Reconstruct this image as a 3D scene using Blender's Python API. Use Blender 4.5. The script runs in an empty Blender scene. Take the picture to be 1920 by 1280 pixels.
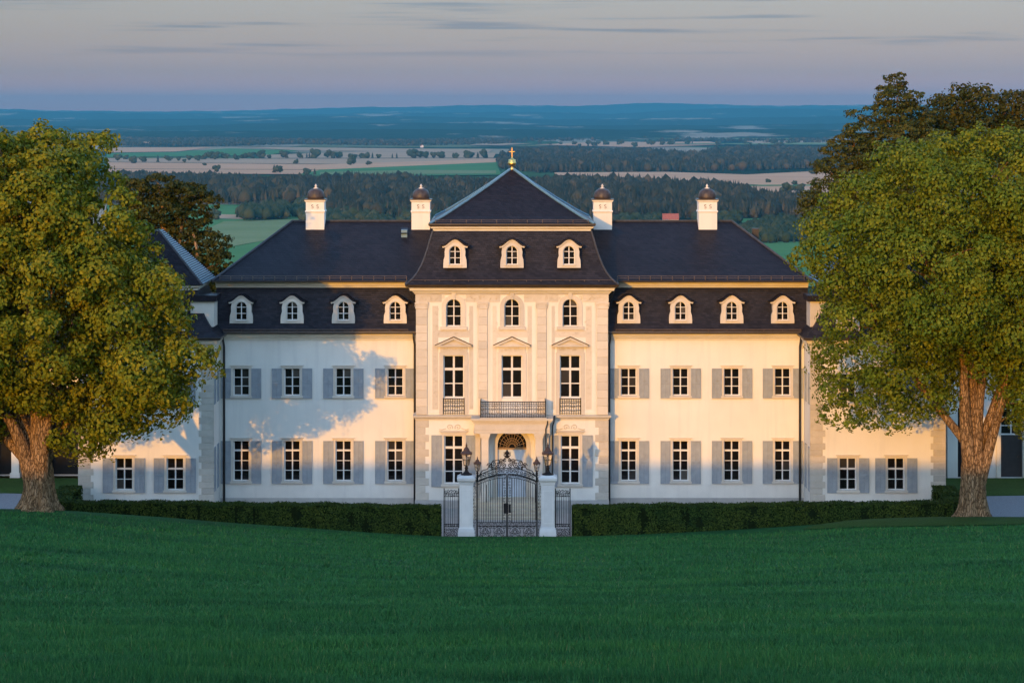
import bpy, bmesh, math, random
import numpy as np
from mathutils import Vector

# ------------------------------------------------------------------ camera, world, sun, exposure
scene = bpy.context.scene
C = scene.collection
R = math.radians
CAM_Y, CAM_Z, FPX = -110.0, 20.3, 3960.0          # camera on the hill opposite; focal length in photo pixels
cam_data = bpy.data.cameras.new('camera')
cam_data.sensor_width = 36.0
cam_data.lens = FPX / 1920.0 * 36.0
cam_data.shift_y = -425.0 / 1920.0
cam_data.clip_start = 0.5
cam_data.clip_end = 150000.0
cam = bpy.data.objects.new('camera', cam_data)
cam.location = (0, CAM_Y, CAM_Z)
cam.rotation_euler = (R(90), 0, 0)
C.objects.link(cam)
scene.camera = cam

SUN_EL, SUN_AZ = 7.6, 17.9                         # low evening sun from behind the camera, over its left shoulder
world = bpy.data.worlds.new('World')
scene.world = world
world.use_nodes = True
wn, wl = world.node_tree.nodes, world.node_tree.links
for n in list(wn):
    wn.remove(n)
w_out = wn.new('ShaderNodeOutputWorld')
w_bg = wn.new('ShaderNodeBackground')
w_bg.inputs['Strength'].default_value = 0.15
sky = wn.new('ShaderNodeTexSky')
sky.sky_type = 'NISHITA'
sky.sun_disc = False
sky.sun_elevation = R(SUN_EL)
sky.sun_rotation = R(180 + SUN_AZ)
sky.air_density = 1.0
sky.dust_density = 0.6
sky.ozone_density = 3.0
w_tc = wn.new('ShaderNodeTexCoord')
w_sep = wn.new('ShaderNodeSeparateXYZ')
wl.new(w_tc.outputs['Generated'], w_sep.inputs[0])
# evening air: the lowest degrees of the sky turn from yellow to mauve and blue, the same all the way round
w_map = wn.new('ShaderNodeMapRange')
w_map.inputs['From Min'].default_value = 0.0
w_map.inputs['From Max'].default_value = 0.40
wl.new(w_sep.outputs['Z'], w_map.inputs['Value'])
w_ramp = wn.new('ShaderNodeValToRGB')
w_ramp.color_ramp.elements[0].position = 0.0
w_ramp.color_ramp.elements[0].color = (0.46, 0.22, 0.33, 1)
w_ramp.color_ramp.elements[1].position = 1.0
w_ramp.color_ramp.elements[1].color = (1.36, 1.18, 1.06, 1)  # higher sky lifted beyond its own brightness to fill the shaded walls
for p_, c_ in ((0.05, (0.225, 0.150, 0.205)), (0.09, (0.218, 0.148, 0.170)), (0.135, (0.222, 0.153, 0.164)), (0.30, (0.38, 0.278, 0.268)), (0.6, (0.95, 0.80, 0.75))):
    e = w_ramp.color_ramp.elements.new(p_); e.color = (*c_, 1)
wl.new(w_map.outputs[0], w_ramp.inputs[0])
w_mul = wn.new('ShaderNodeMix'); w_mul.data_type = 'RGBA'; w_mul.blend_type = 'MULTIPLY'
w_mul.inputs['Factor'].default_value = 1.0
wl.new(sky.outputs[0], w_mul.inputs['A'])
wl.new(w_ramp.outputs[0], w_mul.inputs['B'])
# thin streaks of cloud, drawn in direction space
w_mp = wn.new('ShaderNodeMapping')
w_mp.inputs['Scale'].default_value = (7.0, 7.0, 300.0)
w_mp.inputs['Location'].default_value = (1.35, 0.4, 2.1)
wl.new(w_tc.outputs['Generated'], w_mp.inputs['Vector'])
w_noise = wn.new('ShaderNodeTexNoise')
w_noise.inputs['Scale'].default_value = 1.0
w_noise.inputs['Detail'].default_value = 5.0
w_noise.inputs['Roughness'].default_value = 0.55
wl.new(w_mp.outputs[0], w_noise.inputs['Vector'])
w_cr = wn.new('ShaderNodeMapRange'); w_cr.interpolation_type = 'SMOOTHSTEP'
w_cr.inputs['From Min'].default_value = 0.555
w_cr.inputs['From Max'].default_value = 0.70
wl.new(w_noise.outputs[0], w_cr.inputs['Value'])
w_band = wn.new('ShaderNodeMapRange'); w_band.interpolation_type = 'SMOOTHSTEP'
w_band.inputs['From Min'].default_value = 0.022
w_band.inputs['From Max'].default_value = 0.036
wl.new(w_sep.outputs['Z'], w_band.inputs['Value'])
w_cm = wn.new('ShaderNodeMath'); w_cm.operation = 'MULTIPLY'
wl.new(w_cr.outputs[0], w_cm.inputs[0]); wl.new(w_band.outputs[0], w_cm.inputs[1])
w_cm2 = wn.new('ShaderNodeMath'); w_cm2.operation = 'MULTIPLY'; w_cm2.inputs[1].default_value = 0.75
wl.new(w_cm.outputs[0], w_cm2.inputs[0])
w_cl = wn.new('ShaderNodeMix'); w_cl.data_type = 'RGBA'; w_cl.blend_type = 'MULTIPLY'
wl.new(w_cm2.outputs[0], w_cl.inputs['Factor'])
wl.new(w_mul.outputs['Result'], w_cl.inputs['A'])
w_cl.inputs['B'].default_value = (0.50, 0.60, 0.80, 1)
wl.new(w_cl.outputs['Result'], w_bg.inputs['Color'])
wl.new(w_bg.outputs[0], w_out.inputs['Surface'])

sun_data = bpy.data.lights.new('sun', 'SUN')
sun_data.energy = 0.68
sun_data.color = (1.0, 0.445, 0.015)
sun_data.angle = R(0.42)
sun = bpy.data.objects.new('sun', sun_data)
sun.rotation_euler = Vector((math.sin(R(SUN_AZ)) * math.cos(R(SUN_EL)), math.cos(R(SUN_AZ)) * math.cos(R(SUN_EL)),
                             -math.sin(R(SUN_EL)))).to_track_quat('-Z', 'Y').to_euler()
sun.location = (-40, -120, 40)
C.objects.link(sun)

vs = scene.view_settings
vs.view_transform = 'Standard'; vs.look = 'None'; vs.gamma = 1.0; vs.use_curve_mapping = False
vs.exposure = 2.38
scene.cycles.use_denoising = True
scene.cycles.denoiser = 'OPENIMAGEDENOISE'
scene.cycles.max_bounces = 6
scene.cycles.diffuse_bounces = 3
scene.cycles.glossy_bounces = 3
scene.cycles.transmission_bounces = 4
scene.cycles.volume_bounces = 1
scene.cycles.transparent_max_bounces = 8

rnd = random.Random(7)

# ------------------------------------------------------------------ helpers
def PX(px, py, Y):
    """a photo pixel on the vertical plane y = Y -> (x, z)"""
    d = Y - CAM_Y
    return (px - 960.0) * d / FPX, CAM_Z - (py - 215.0) * d / FPX

def smooth(t):
    t = max(0.0, min(1.0, t)); return t * t * (3 - 2 * t)

class MB:
    def __init__(s):
        s.v = []; s.f = []
    def add(s, vs_, fs):
        o = len(s.v); s.v += [tuple(p) for p in vs_]; s.f += [tuple(i + o for i in f) for f in fs]; return s
    def box(s, x0, x1, y0, y1, z0, z1):
        return s.add([(x0,y0,z0),(x1,y0,z0),(x1,y1,z0),(x0,y1,z0),(x0,y0,z1),(x1,y0,z1),(x1,y1,z1),(x0,y1,z1)],
                     [(0,3,2,1),(4,5,6,7),(0,1,5,4),(1,2,6,5),(2,3,7,6),(3,0,4,7)])
    def block(s, x0, x1, y0, y1, z0, z1, c=.012):
        """box with chamfered front edges (front is y0)"""
        return s.add([(x0,y1,z0),(x1,y1,z0),(x1,y1,z1),(x0,y1,z1),(x0,y0+c,z0),(x1,y0+c,z0),(x1,y0+c,z1),(x0,y0+c,z1),
                      (x0+c,y0,z0+c),(x1-c,y0,z0+c),(x1-c,y0,z1-c),(x0+c,y0,z1-c)],
                     [(8,9,10,11),(4,5,9,8),(5,6,10,9),(6,7,11,10),(7,4,8,11),(0,1,5,4),(1,2,6,5),(2,3,7,6),(3,0,4,7),(0,3,2,1)])
    def prism(s, poly, y0, y1):
        n = len(poly)
        return s.add([(x, y0, z) for x, z in poly] + [(x, y1, z) for x, z in poly],
                     [tuple(range(n)), tuple(range(2*n-1, n-1, -1))] + [(i, n+i, n+(i+1) % n, (i+1) % n) for i in range(n)])
    def strip(s, a, b, y0, y1):
        """band between two polylines a, b of (x, z), extruded y0..y1"""
        n = len(a)
        V = [(x,y0,z) for x,z in a] + [(x,y0,z) for x,z in b] + [(x,y1,z) for x,z in a] + [(x,y1,z) for x,z in b]
        F = []
        for i in range(n-1):
            F += [(i,i+1,n+i+1,n+i), (2*n+i,3*n+i,3*n+i+1,2*n+i+1), (i,2*n+i,2*n+i+1,i+1), (n+i,n+i+1,3*n+i+1,3*n+i)]
        F += [(0,n,3*n,2*n), (n-1,3*n-1,4*n-1,2*n-1)]
        return s.add(V, F)
    def alongx(s, prof, x0, x1, caps=True):
        n = len(prof)
        F = [(i,(i+1) % n,n+(i+1) % n,n+i) for i in range(n)]
        if caps: F += [tuple(range(n-1,-1,-1)), tuple(range(n,2*n))]
        return s.add([(x0,y,z) for y,z in prof] + [(x1,y,z) for y,z in prof], F)
    def loft(s, rings, cap0=False, cap1=False):
        n = len(rings[0]); V = [p for r in rings for p in r]; F = []
        for k in range(len(rings)-1):
            for i in range(n):
                j = (i+1) % n
                F.append((k*n+i, k*n+j, (k+1)*n+j, (k+1)*n+i))
        if cap0: F.append(tuple(range(n-1,-1,-1)))
        if cap1: F.append(tuple((len(rings)-1)*n+i for i in range(n)))
        return s.add(V, F)
    def rects(s, cx, cy, prof, cap0=False, cap1=False):
        """stack of rectangles: prof = [(half width, half depth, z)]"""
        return s.loft([[(cx-w,cy-d,z),(cx+w,cy-d,z),(cx+w,cy+d,z),(cx-w,cy+d,z)] for w,d,z in prof], cap0, cap1)
    def tube(s, pts, r, n=5, caps=True):
        pts = [Vector(p) for p in pts]; m = len(pts); rings = []
        up = Vector((0.13, 0.21, 0.97))
        for i in range(m):
            d = (pts[min(i+1,m-1)] - pts[max(i-1,0)])
            if d.length < 1e-9: d = Vector((0,0,1))
            d.normalize()
            a = d.cross(up)
            if a.length < .15: a = d.cross(Vector((1,0,0)))
            a.normalize(); b = d.cross(a)
            rr = r[i] if isinstance(r, (list, tuple)) else r
            rings.append([pts[i] + (a*math.cos(2*math.pi*k/n) + b*math.sin(2*math.pi*k/n))*rr for k in range(n)])
        return s.loft(rings, caps, caps)
    def lathe(s, prof, cx=0, cy=0, n=12, cap=True):
        return s.loft([[(cx+r*math.cos(2*math.pi*k/n), cy+r*math.sin(2*math.pi*k/n), z) for k in range(n)] for r,z in prof], cap, cap)
    def mesh(s, name, mat, smooth_=False):
        me = bpy.data.meshes.new(name)
        me.from_pydata(s.v, [], s.f)
        bm = bmesh.new(); bm.from_mesh(me)
        bmesh.ops.recalc_face_normals(bm, faces=bm.faces)
        bm.to_mesh(me); bm.free()
        if mat: me.materials.append(mat)
        if smooth_:
            me.polygons.foreach_set('use_smooth', [True]*len(me.polygons))
        return me
    def build(s, name, mat, parent=None, loc=(0,0,0), smooth_=False):
        return put(s.mesh(name, mat, smooth_), name, parent, loc)

def put(me, name, parent=None, loc=(0,0,0), rot=None, sc=None):
    o = bpy.data.objects.new(name, me)
    C.objects.link(o); o.location = loc
    if rot: o.rotation_euler = rot
    if sc: o.scale = sc
    if parent is not None: o.parent = parent
    return o

def thing(name, label, cat, loc=(0,0,0), group=None):
    o = bpy.data.objects.new(name, None); C.objects.link(o)
    o.location = loc
    return tag(o, label, cat, group)

def tag(o, label=None, cat=None, group=None, kind=None):
    if label: o['label'] = label
    if cat: o['category'] = cat
    if group: o['group'] = group
    if kind: o['kind'] = kind
    return o

def fast_mesh(name, V, F, mat):
    """numpy vertices (n,3) and equal-sided faces (m,k)"""
    V = np.asarray(V, dtype=np.float32); F = np.asarray(F, dtype=np.int32)
    me = bpy.data.meshes.new(name)
    k = F.shape[1]; m = F.shape[0]
    me.vertices.add(len(V)); me.vertices.foreach_set('co', V.ravel())
    me.loops.add(m*k); me.loops.foreach_set('vertex_index', F.ravel())
    me.polygons.add(m); me.polygons.foreach_set('loop_start', np.arange(0, m*k, k, dtype=np.int32))
    me.update(calc_edges=True); me.validate()
    if mat: me.materials.append(mat)
    return me

# ------------------------------------------------------------------ materials
def nodes_of(name):
    m = bpy.data.materials.new(name); m.use_nodes = True
    nt = m.node_tree; b = nt.nodes['Principled BSDF']
    return m, nt, nt.nodes, nt.links, b

def pos_node(N):
    g = N.new('ShaderNodeNewGeometry'); return g.outputs['Position']

def noise(N, L, vec, scale, detail=4, rough=.55, stretch=None):
    t = N.new('ShaderNodeTexNoise')
    t.inputs['Scale'].default_value = scale; t.inputs['Detail'].default_value = detail; t.inputs['Roughness'].default_value = rough
    if stretch:
        mp = N.new('ShaderNodeMapping'); mp.inputs['Scale'].default_value = stretch
        L.new(vec, mp.inputs[0]); vec = mp.outputs[0]
    L.new(vec, t.inputs['Vector'])
    return t.outputs[0]

def ramp(N, L, fac, stops):
    r = N.new('ShaderNodeValToRGB'); el = r.color_ramp.elements
    el[0].position, el[0].color = stops[0][0], (*stops[0][1], 1)
    el[1].position, el[1].color = stops[-1][0], (*stops[-1][1], 1)
    for p, c in stops[1:-1]:
        x = el.new(p); x.color = (*c, 1)
    L.new(fac, r.inputs[0]); return r.outputs[0]

def mixc(N, L, fac, a, b, mode='MIX'):
    m = N.new('ShaderNodeMix'); m.data_type = 'RGBA'; m.blend_type = mode
    for s_, x in (('Factor', fac), ('A', a), ('B', b)):
        if hasattr(x, 'default_value') or hasattr(x, 'links'): L.new(x, m.inputs[s_])
        elif isinstance(x, tuple): m.inputs[s_].default_value = (*x, 1)
        else: m.inputs[s_].default_value = x
    return m.outputs['Result']

def bumpn(N, L, h, strength, dist, b):
    n = N.new('ShaderNodeBump'); n.inputs['Strength'].default_value = strength; n.inputs['Distance'].default_value = dist
    L.new(h, n.inputs['Height']); L.new(n.outputs[0], b.inputs['Normal'])

def M(name, col, rough=.8, var=.08, vs_=1.5, bump=0, bs=30, metal=0, spec=.3, bdist=.01):
    m, nt, N, L, b = nodes_of(name)
    p = pos_node(N)
    lo = tuple(c*(1-var) for c in col); hi = tuple(min(1, c*(1+var)) for c in col)
    L.new(ramp(N, L, noise(N, L, p, vs_, 6), [(.3, lo), (.7, hi)]), b.inputs['Base Color'])
    b.inputs['Roughness'].default_value = rough; b.inputs['Metallic'].default_value = metal
    b.inputs['Specular IOR Level'].default_value = spec
    if bump: bumpn(N, L, noise(N, L, p, bs, 5), bump, bdist, b)
    return m

def m_plaster():
    m, nt, N, L, b = nodes_of('white_plaster')
    p = pos_node(N)
    c1 = ramp(N, L, noise(N, L, p, .35, 6), [(.3, (.70, .67, .595)), (.7, (.79, .76, .68))])
    streak = noise(N, L, p, 1.0, 5, .6, (2.6, 2.6, .16))
    c2 = mixc(N, L, ramp(N, L, streak, [(.50, (0, 0, 0)), (.78, (.5, .5, .5))]), c1, (.58, .555, .515))
    # rising damp: blotchy stain along the foot of the wall
    sx = N.new('ShaderNodeSeparateXYZ'); L.new(p, sx.inputs[0])
    wob = N.new('ShaderNodeMath'); wob.operation = 'MULTIPLY_ADD'; wob.inputs[1].default_value = -1.6; wob.inputs[2].default_value = 0.0
    L.new(noise(N, L, p, 1.3, 6), wob.inputs[0])
    ad = N.new('ShaderNodeMath'); ad.operation = 'ADD'; L.new(sx.outputs['Z'], ad.inputs[0]); L.new(wob.outputs[0], ad.inputs[1])
    dm = N.new('ShaderNodeMapRange'); dm.inputs['From Min'].default_value = -.9; dm.inputs['From Max'].default_value = .45
    dm.inputs['To Min'].default_value = .55; dm.inputs['To Max'].default_value = 0
    L.new(ad.outputs[0], dm.inputs['Value'])
    c2 = mixc(N, L, dm.outputs[0], c2, (.50, .48, .44))
    L.new(c2, b.inputs['Base Color'])
    b.inputs['Roughness'].default_value = .9; b.inputs['Specular IOR Level'].default_value = .15
    bumpn(N, L, noise(N, L, p, 9, 8, .7), .25, .012, b)
    return m

def m_stone(name, col, var=.16):
    m, nt, N, L, b = nodes_of(name)
    p = pos_node(N)
    oi = N.new('ShaderNodeObjectInfo')
    base = ramp(N, L, noise(N, L, p, 2.2, 8, .65), [(.25, tuple(c*(1-var) for c in col)), (.75, tuple(min(1, c*(1+var*.6)) for c in col))])
    tint = ramp(N, L, oi.outputs['Random'], [(0, (.86, .85, .84)), (1, (1.05, 1.03, 1.0))])
    L.new(mixc(N, L, 1.0, base, tint, 'MULTIPLY'), b.inputs['Base Color'])
    b.inputs['Roughness'].default_value = .88; b.inputs['Specular IOR Level'].default_value = .2
    bumpn(N, L, noise(N, L, p, 22, 8, .7), .35, .012, b)
    return m

def m_slate(name, col=(.0185, .0165, .021), rough=.45):
    m, nt, N, L, b = nodes_of(name)
    p = pos_node(N)
    sx = N.new('ShaderNodeSeparateXYZ'); L.new(p, sx.inputs[0])
    ad = N.new('ShaderNodeMath'); ad.operation = 'ADD'; L.new(sx.outputs['X'], ad.inputs[0]); L.new(sx.outputs['Y'], ad.inputs[1])
    cb = N.new('ShaderNodeCombineXYZ'); L.new(ad.outputs[0], cb.inputs['X']); L.new(sx.outputs['Z'], cb.inputs['Y'])
    br = N.new('ShaderNodeTexBrick')
    br.inputs['Scale'].default_value = 1.0; br.inputs['Brick Width'].default_value = .22; br.inputs['Row Height'].default_value = .105
    br.inputs['Mortar Size'].default_value = .006; br.inputs['Mortar Smooth'].default_value = .3; br.inputs['Bias'].default_value = 0
    br.inputs['Color1'].default_value = (.72, .72, .75, 1); br.inputs['Color2'].default_value = (1.24, 1.20, 1.20, 1)
    br.inputs['Mortar'].default_value = (.45, .45, .45, 1)
    L.new(cb.outputs[0], br.inputs['Vector'])
    base = ramp(N, L, noise(N, L, p, .9, 8, .65), [(.25, tuple(c*.80 for c in col)), (.55, col), (.8, tuple(c*1.28 for c in col))])
    L.new(mixc(N, L, 1.0, base, br.outputs['Color'], 'MULTIPLY'), b.inputs['Base Color'])
    b.inputs['Roughness'].default_value = rough; b.inputs['Specular IOR Level'].default_value = .10
    # each slate is thicker towards its lower edge
    md = N.new('ShaderNodeMath'); md.operation = 'FRACT'
    dv = N.new('ShaderNodeMath'); dv.operation = 'DIVIDE'; dv.inputs[1].default_value = .105
    L.new(sx.outputs['Z'], dv.inputs[0]); L.new(dv.outputs[0], md.inputs[0])
    sb = N.new('ShaderNodeMath'); sb.operation = 'SUBTRACT'; L.new(br.outputs['Fac'], sb.inputs[0]); sb.inputs[0].default_value = 0
    s2 = N.new('ShaderNodeMath'); s2.operation = 'ADD'; L.new(md.outputs[0], s2.inputs[0]); L.new(br.outputs['Fac'], s2.inputs[1])
    s3 = N.new('ShaderNodeMath'); s3.operation = 'MULTIPLY'; s3.inputs[1].default_value = -1; L.new(s2.outputs[0], s3.inputs[0])
    bumpn(N, L, s3.outputs[0], .7, .012, b)
    return m

def m_leaf(name, stops, trans=.35, rough=.55):
    m, nt, N, L, b = nodes_of(name)
    g = N.new('ShaderNodeNewGeometry')
    c1 = ramp(N, L, g.outputs['Random Per Island'], stops)
    patch = ramp(N, L, noise(N, L, g.outputs['Position'], .55, 4), [(.3, (.66, .82, .9)), (.7, (1.28, 1.08, .92))])
    col = mixc(N, L, 1.0, c1, patch, 'MULTIPLY')
    L.new(col, b.inputs['Base Color'])
    b.inputs['Roughness'].default_value = rough; b.inputs['Specular IOR Level'].default_value = .10
    t = N.new('ShaderNodeBsdfTranslucent'); L.new(mixc(N, L, 1.0, col, (1.25, 1.15, .6), 'MULTIPLY'), t.inputs['Color'])
    mx = N.new('ShaderNodeMixShader'); mx.inputs[0].default_value = trans
    L.new(b.outputs[0], mx.inputs[1]); L.new(t.outputs[0], mx.inputs[2])
    L.new(mx.outputs[0], N['Material Output'].inputs['Surface'])
    return m

def m_bark():
    m, nt, N, L, b = nodes_of('bark')
    p = pos_node(N)
    w = noise(N, L, p, 2.4, 8, .65, (3.5, 3.5, .55))
    vo = N.new('ShaderNodeTexVoronoi'); vo.feature = 'DISTANCE_TO_EDGE'; vo.inputs['Scale'].default_value = 1.0
    mp = N.new('ShaderNodeMapping'); mp.inputs['Scale'].default_value = (11, 11, 2.6)
    wv = mixc(N, L, .25, p, noise(N, L, p, 3.0, 4), 'ADD'); L.new(wv, mp.inputs[0]); L.new(mp.outputs[0], vo.inputs['Vector'])
    crack = ramp(N, L, vo.outputs['Distance'], [(0.0, (.30, .27, .25)), (.16, (1, 1, 1))])
    col = ramp(N, L, w, [(.25, (.15, .09, .042)), (.5, (.33, .21, .11)), (.8, (.47, .33, .20))])
    L.new(mixc(N, L, 1.0, col, crack, 'MULTIPLY'), b.inputs['Base Color'])
    b.inputs['Roughness'].default_value = .95; b.inputs['Specular IOR Level'].default_value = .1
    h = mixc(N, L, .6, w, crack)
    bumpn(N, L, h, 1.0, .10, b)
    return m

def m_grass(name, base, streak=True):
    m, nt, N, L, b = nodes_of(name)
    p = pos_node(N)
    c = ramp(N, L, noise(N, L, p, .35, 6, .6, (.35, 1.0, 1.0)), [(.3, tuple(x*.72 for x in base)), (.55, base), (.75, (base[0]*1.5, base[1]*1.22, base[2]*1.0))])
    fine = ramp(N, L, noise(N, L, p, 14, 6, .75), [(.3, (.55, .58, .6)), (.7, (1.3, 1.25, 1.2))])
    L.new(mixc(N, L, 1.0, c, fine, 'MULTIPLY'), b.inputs['Base Color'])
    b.inputs['Roughness'].default_value = .9; b.inputs['Specular IOR Level'].default_value = .1
    bumpn(N, L, noise(N, L, p, 18, 6, .8), .8, .06, b)
    return m

def m_blade(name, stops):
    m, nt, N, L, b = nodes_of(name)
    g = N.new('ShaderNodeNewGeometry')
    c1 = ramp(N, L, g.outputs['Random Per Island'], stops)
    patch = ramp(N, L, noise(N, L, g.outputs['Position'], .35, 6, .6, (.35, 1.0, 1.0)), [(.28, (.60, .66, .72)), (.50, (1, 1, 1)), (.72, (1.5, 1.22, .95))])
    L.new(mixc(N, L, 1.0, c1, patch, 'MULTIPLY'), b.inputs['Base Color'])
    b.inputs['Roughness'].default_value = .7; b.inputs['Specular IOR Level'].default_value = .15
    return m

def m_farground():
    m, nt, N, L, b = nodes_of('far_ground')
    p = pos_node(N)
    mp = N.new('ShaderNodeMapping'); mp.inputs['Scale'].default_value = (1/900., 1/1500., 0)
    L.new(p, mp.inputs[0])
    wob = noise(N, L, mp.outputs[0], 2.0, 3)
    vz = N.new('ShaderNodeTexVoronoi'); vz.inputs['Scale'].default_value = 1.0; vz.inputs['Randomness'].default_value = 1.0
    L.new(mixc(N, L, .12, mp.outputs[0], wob), vz.inputs['Vector'])
    sp = N.new('ShaderNodeSeparateColor'); L.new(vz.outputs['Color'], sp.inputs[0])
    cells = ramp(N, L, sp.outputs[0], [(0, (.04, .075, .03)), (.35, (.07, .12, .045)), (.55, (.16, .16, .07)), (.75, (.36, .27, .18)), (1, (.42, .31, .22))])
    wood = ramp(N, L, noise(N, L, p, .00045, 6, .6), [(.50, (0, 0, 0)), (.54, (1, 1, 1))])
    L.new(mixc(N, L, wood, cells, (.022, .034, .018)), b.inputs['Base Color'])
    b.inputs['Roughness'].default_value = 1.0; b.inputs['Specular IOR Level'].default_value = 0
    return m

def m_hills():
    m, nt, N, L, b = nodes_of('far_hills')
    p = pos_node(N)
    wood = ramp(N, L, noise(N, L, p, .0011, 7, .62, (1, .7, 5)), [(.585, (0, 0, 0)), (.63, (1, 1, 1))])
    dark = ramp(N, L, noise(N, L, p, .006, 6, .7), [(.3, (.014, .022, .014)), (.7, (.035, .05, .028))])
    L.new(mixc(N, L, wood, dark, (.34, .26, .18)), b.inputs['Base Color'])
    b.inputs['Roughness'].default_value = 1.0; b.inputs['Specular IOR Level'].default_value = 0
    return m

def m_field(name, a, c):
    m, nt, N, L, b = nodes_of(name)
    p = pos_node(N)
    st = noise(N, L, p, .012, 5, .6, (.25, 1, 1))
    L.new(ramp(N, L, st, [(.3, a), (.7, c)]), b.inputs['Base Color'])
    b.inputs['Roughness'].default_value = 1.0; b.inputs['Specular IOR Level'].default_value = 0
    return m

MAT = {}
MAT['plaster'] = m_plaster()
MAT['stone'] = m_stone('pale_limestone', (.53, .49, .42))
MAT['stone_light'] = m_stone('light_limestone', (.64, .59, .51), .1)
MAT['plinth'] = m_stone('grey_plinth_stone', (.42, .41, .39))
MAT['cornice'] = M('cream_cornice', (.66, .61, .50), .85, .08, 1.2, .2, 12)
MAT['pillar'] = m_stone('white_pillar_stone', (.66, .66, .645), .1)
MAT['slate'] = m_slate('slate')
MAT['slate_steep'] = m_slate('mansard_slate', (.029, .028, .034), .5)
MAT['gutter'] = M('dark_gutter_metal', (.050, .038, .030), .45, .25, 3, spec=.4)
MAT['snow'] = M('guard_metal', (.15, .11, .085), .5, .2, 5, metal=.2)
MAT['sky_lead'] = M('sky_tinted_lead', (.10, .20, .27), .38, .15, 4, spec=.4)  # blue holds the sky reflection of the slate slopes
MAT['pipe'] = M('downpipe_metal', (.028, .026, .026), .45, .2, 4, spec=.4)
MAT['frame'] = M('white_window_paint', (.68, .66, .62), .6, .06, 3)
MAT['shutter'] = M('grey_shutter_paint', (.31, .335, .35), .65, .1, 3, .15, 40)
MAT['door'] = M('pale_door_paint', (.50, .55, .60), .55, .08, 3)
MAT['iron'] = M('wrought_iron', (.012, .010, .010), .6, .2, 8, spec=.2)
MAT['copper'] = M('lantern_copper', (.070, .045, .038), .5, .3, 14, metal=.3)
MAT['gold'] = M('gilding', (.80, .52, .16), .3, .1, 9, metal=1.0)
MAT['grille'] = M('dull_gilt_iron', (.34, .23, .12), .5, .25, 9)
MAT['ridge'] = M('ridge_slate', (.055, .056, .062), .6, .3, 5, spec=.2)
MAT['dome'] = M('dome_copper', (.050, .036, .030), .5, .45, 6, .2, 20, spec=.4)
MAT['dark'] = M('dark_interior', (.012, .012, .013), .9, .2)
MAT['paving'] = m_stone('paving_stone', (.36, .345, .32))
MAT['step'] = m_stone('step_stone', (.62, .53, .40))
MAT['stucco'] = m_stone('stucco', (.67, .615, .525), .08)
MAT['gravel'] = M('gravel', (.20, .20, .21), .95, .35, 22, .6, 60, bdist=.03)
MAT['bark'] = m_bark()
MAT['lawn'] = m_grass('lawn_grass', (.022, .092, .024))
MAT['bank'] = m_grass('bank_grass', (.040, .085, .018))
MAT['blade'] = m_blade('grass_blades', [(0, (.015, .076, .021)), (.5, (.025, .120, .030)), (.88, (.043, .158, .035)), (.97, (.085, .180, .045)), (1, (.16, .17, .07))])
MAT['hedge_core'] = M('hedge_core', (.010, .016, .006), 1, .3, 8, spec=0)
MAT['hedge'] = m_leaf('hedge_leaves', [(0, (.018, .036, .007)), (.6, (.036, .064, .011)), (1, (.075, .11, .018))], .1, .75)
MAT['maple'] = m_leaf('maple_leaves', [(0, (.095, .125, .009)), (.5, (.150, .168, .011)), (1, (.215, .205, .013))], .16)
MAT['linden'] = m_leaf('linden_leaves', [(0, (.068, .112, .010)), (.5, (.110, .152, .012)), (1, (.165, .195, .016))], .16)
MAT['oak'] = m_leaf('oak_leaves', [(0, (.020, .032, .008)), (.5, (.042, .052, .010)), (1, (.078, .068, .012))], .2)
MAT['pine'] = m_leaf('pine_needles', [(0, (.026, .040, .012)), (.5, (.052, .066, .014)), (1, (.095, .090, .018))], .15)
MAT['forest'] = m_leaf('forest_trees', [(0, (.018, .020, .011)), (.5, (.038, .036, .018)), (.85, (.060, .052, .024)), (1, (.090, .066, .032))], 0, .95)
MAT['broadleaf'] = m_leaf('valley_trees', [(0, (.020, .034, .014)), (.6, (.034, .048, .020)), (1, (.055, .062, .026))], 0, .95)
MAT['farground'] = m_farground()
MAT['hills'] = m_hills()
MAT['f_beige'] = m_field('stubble_field', (.54, .285, .16), (.64, .35, .20))
MAT['f_tan'] = m_field('ploughed_field', (.40, .25, .15), (.50, .32, .20))
MAT['f_green'] = m_field('green_meadow', (.075, .175, .065), (.11, .215, .08))
MAT['f_pale'] = m_field('pale_meadow', (.16, .20, .085), (.23, .25, .12))
MAT['rooftile'] = M('red_roof_tiles', (.32, .10, .07), .85, .2, .5)
MAT['housewall'] = M('house_render', (.75, .70, .65), .9, .06, .5)

m, nt, N, L, b = nodes_of('window_glass')
b.inputs['Base Color'].default_value = (.010, .009, .009, 1); b.inputs['Roughness'].default_value = .04
b.inputs['Specular IOR Level'].default_value = .5
oi = N.new('ShaderNodeObjectInfo')
L.new(ramp(N, L, oi.outputs['Random'], [(0, (.007, .006, .006)), (.86, (.014, .012, .012)), (.93, (.05, .045, .04)), (1, (.10, .09, .08))]), b.inputs['Base Color'])
bumpn(N, L, noise(N, L, pos_node(N), 2.5, 2), .03, .05, b)
MAT['glass'] = m
m, nt, N, L, b = nodes_of('lantern_glass')
b.inputs['Base Color'].default_value = (.75, .72, .68, 1); b.inputs['Roughness'].default_value = .08
b.inputs['Transmission Weight'].default_value = .85; b.inputs['IOR'].default_value = 1.1
MAT['lantern_glass'] = m

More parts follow.
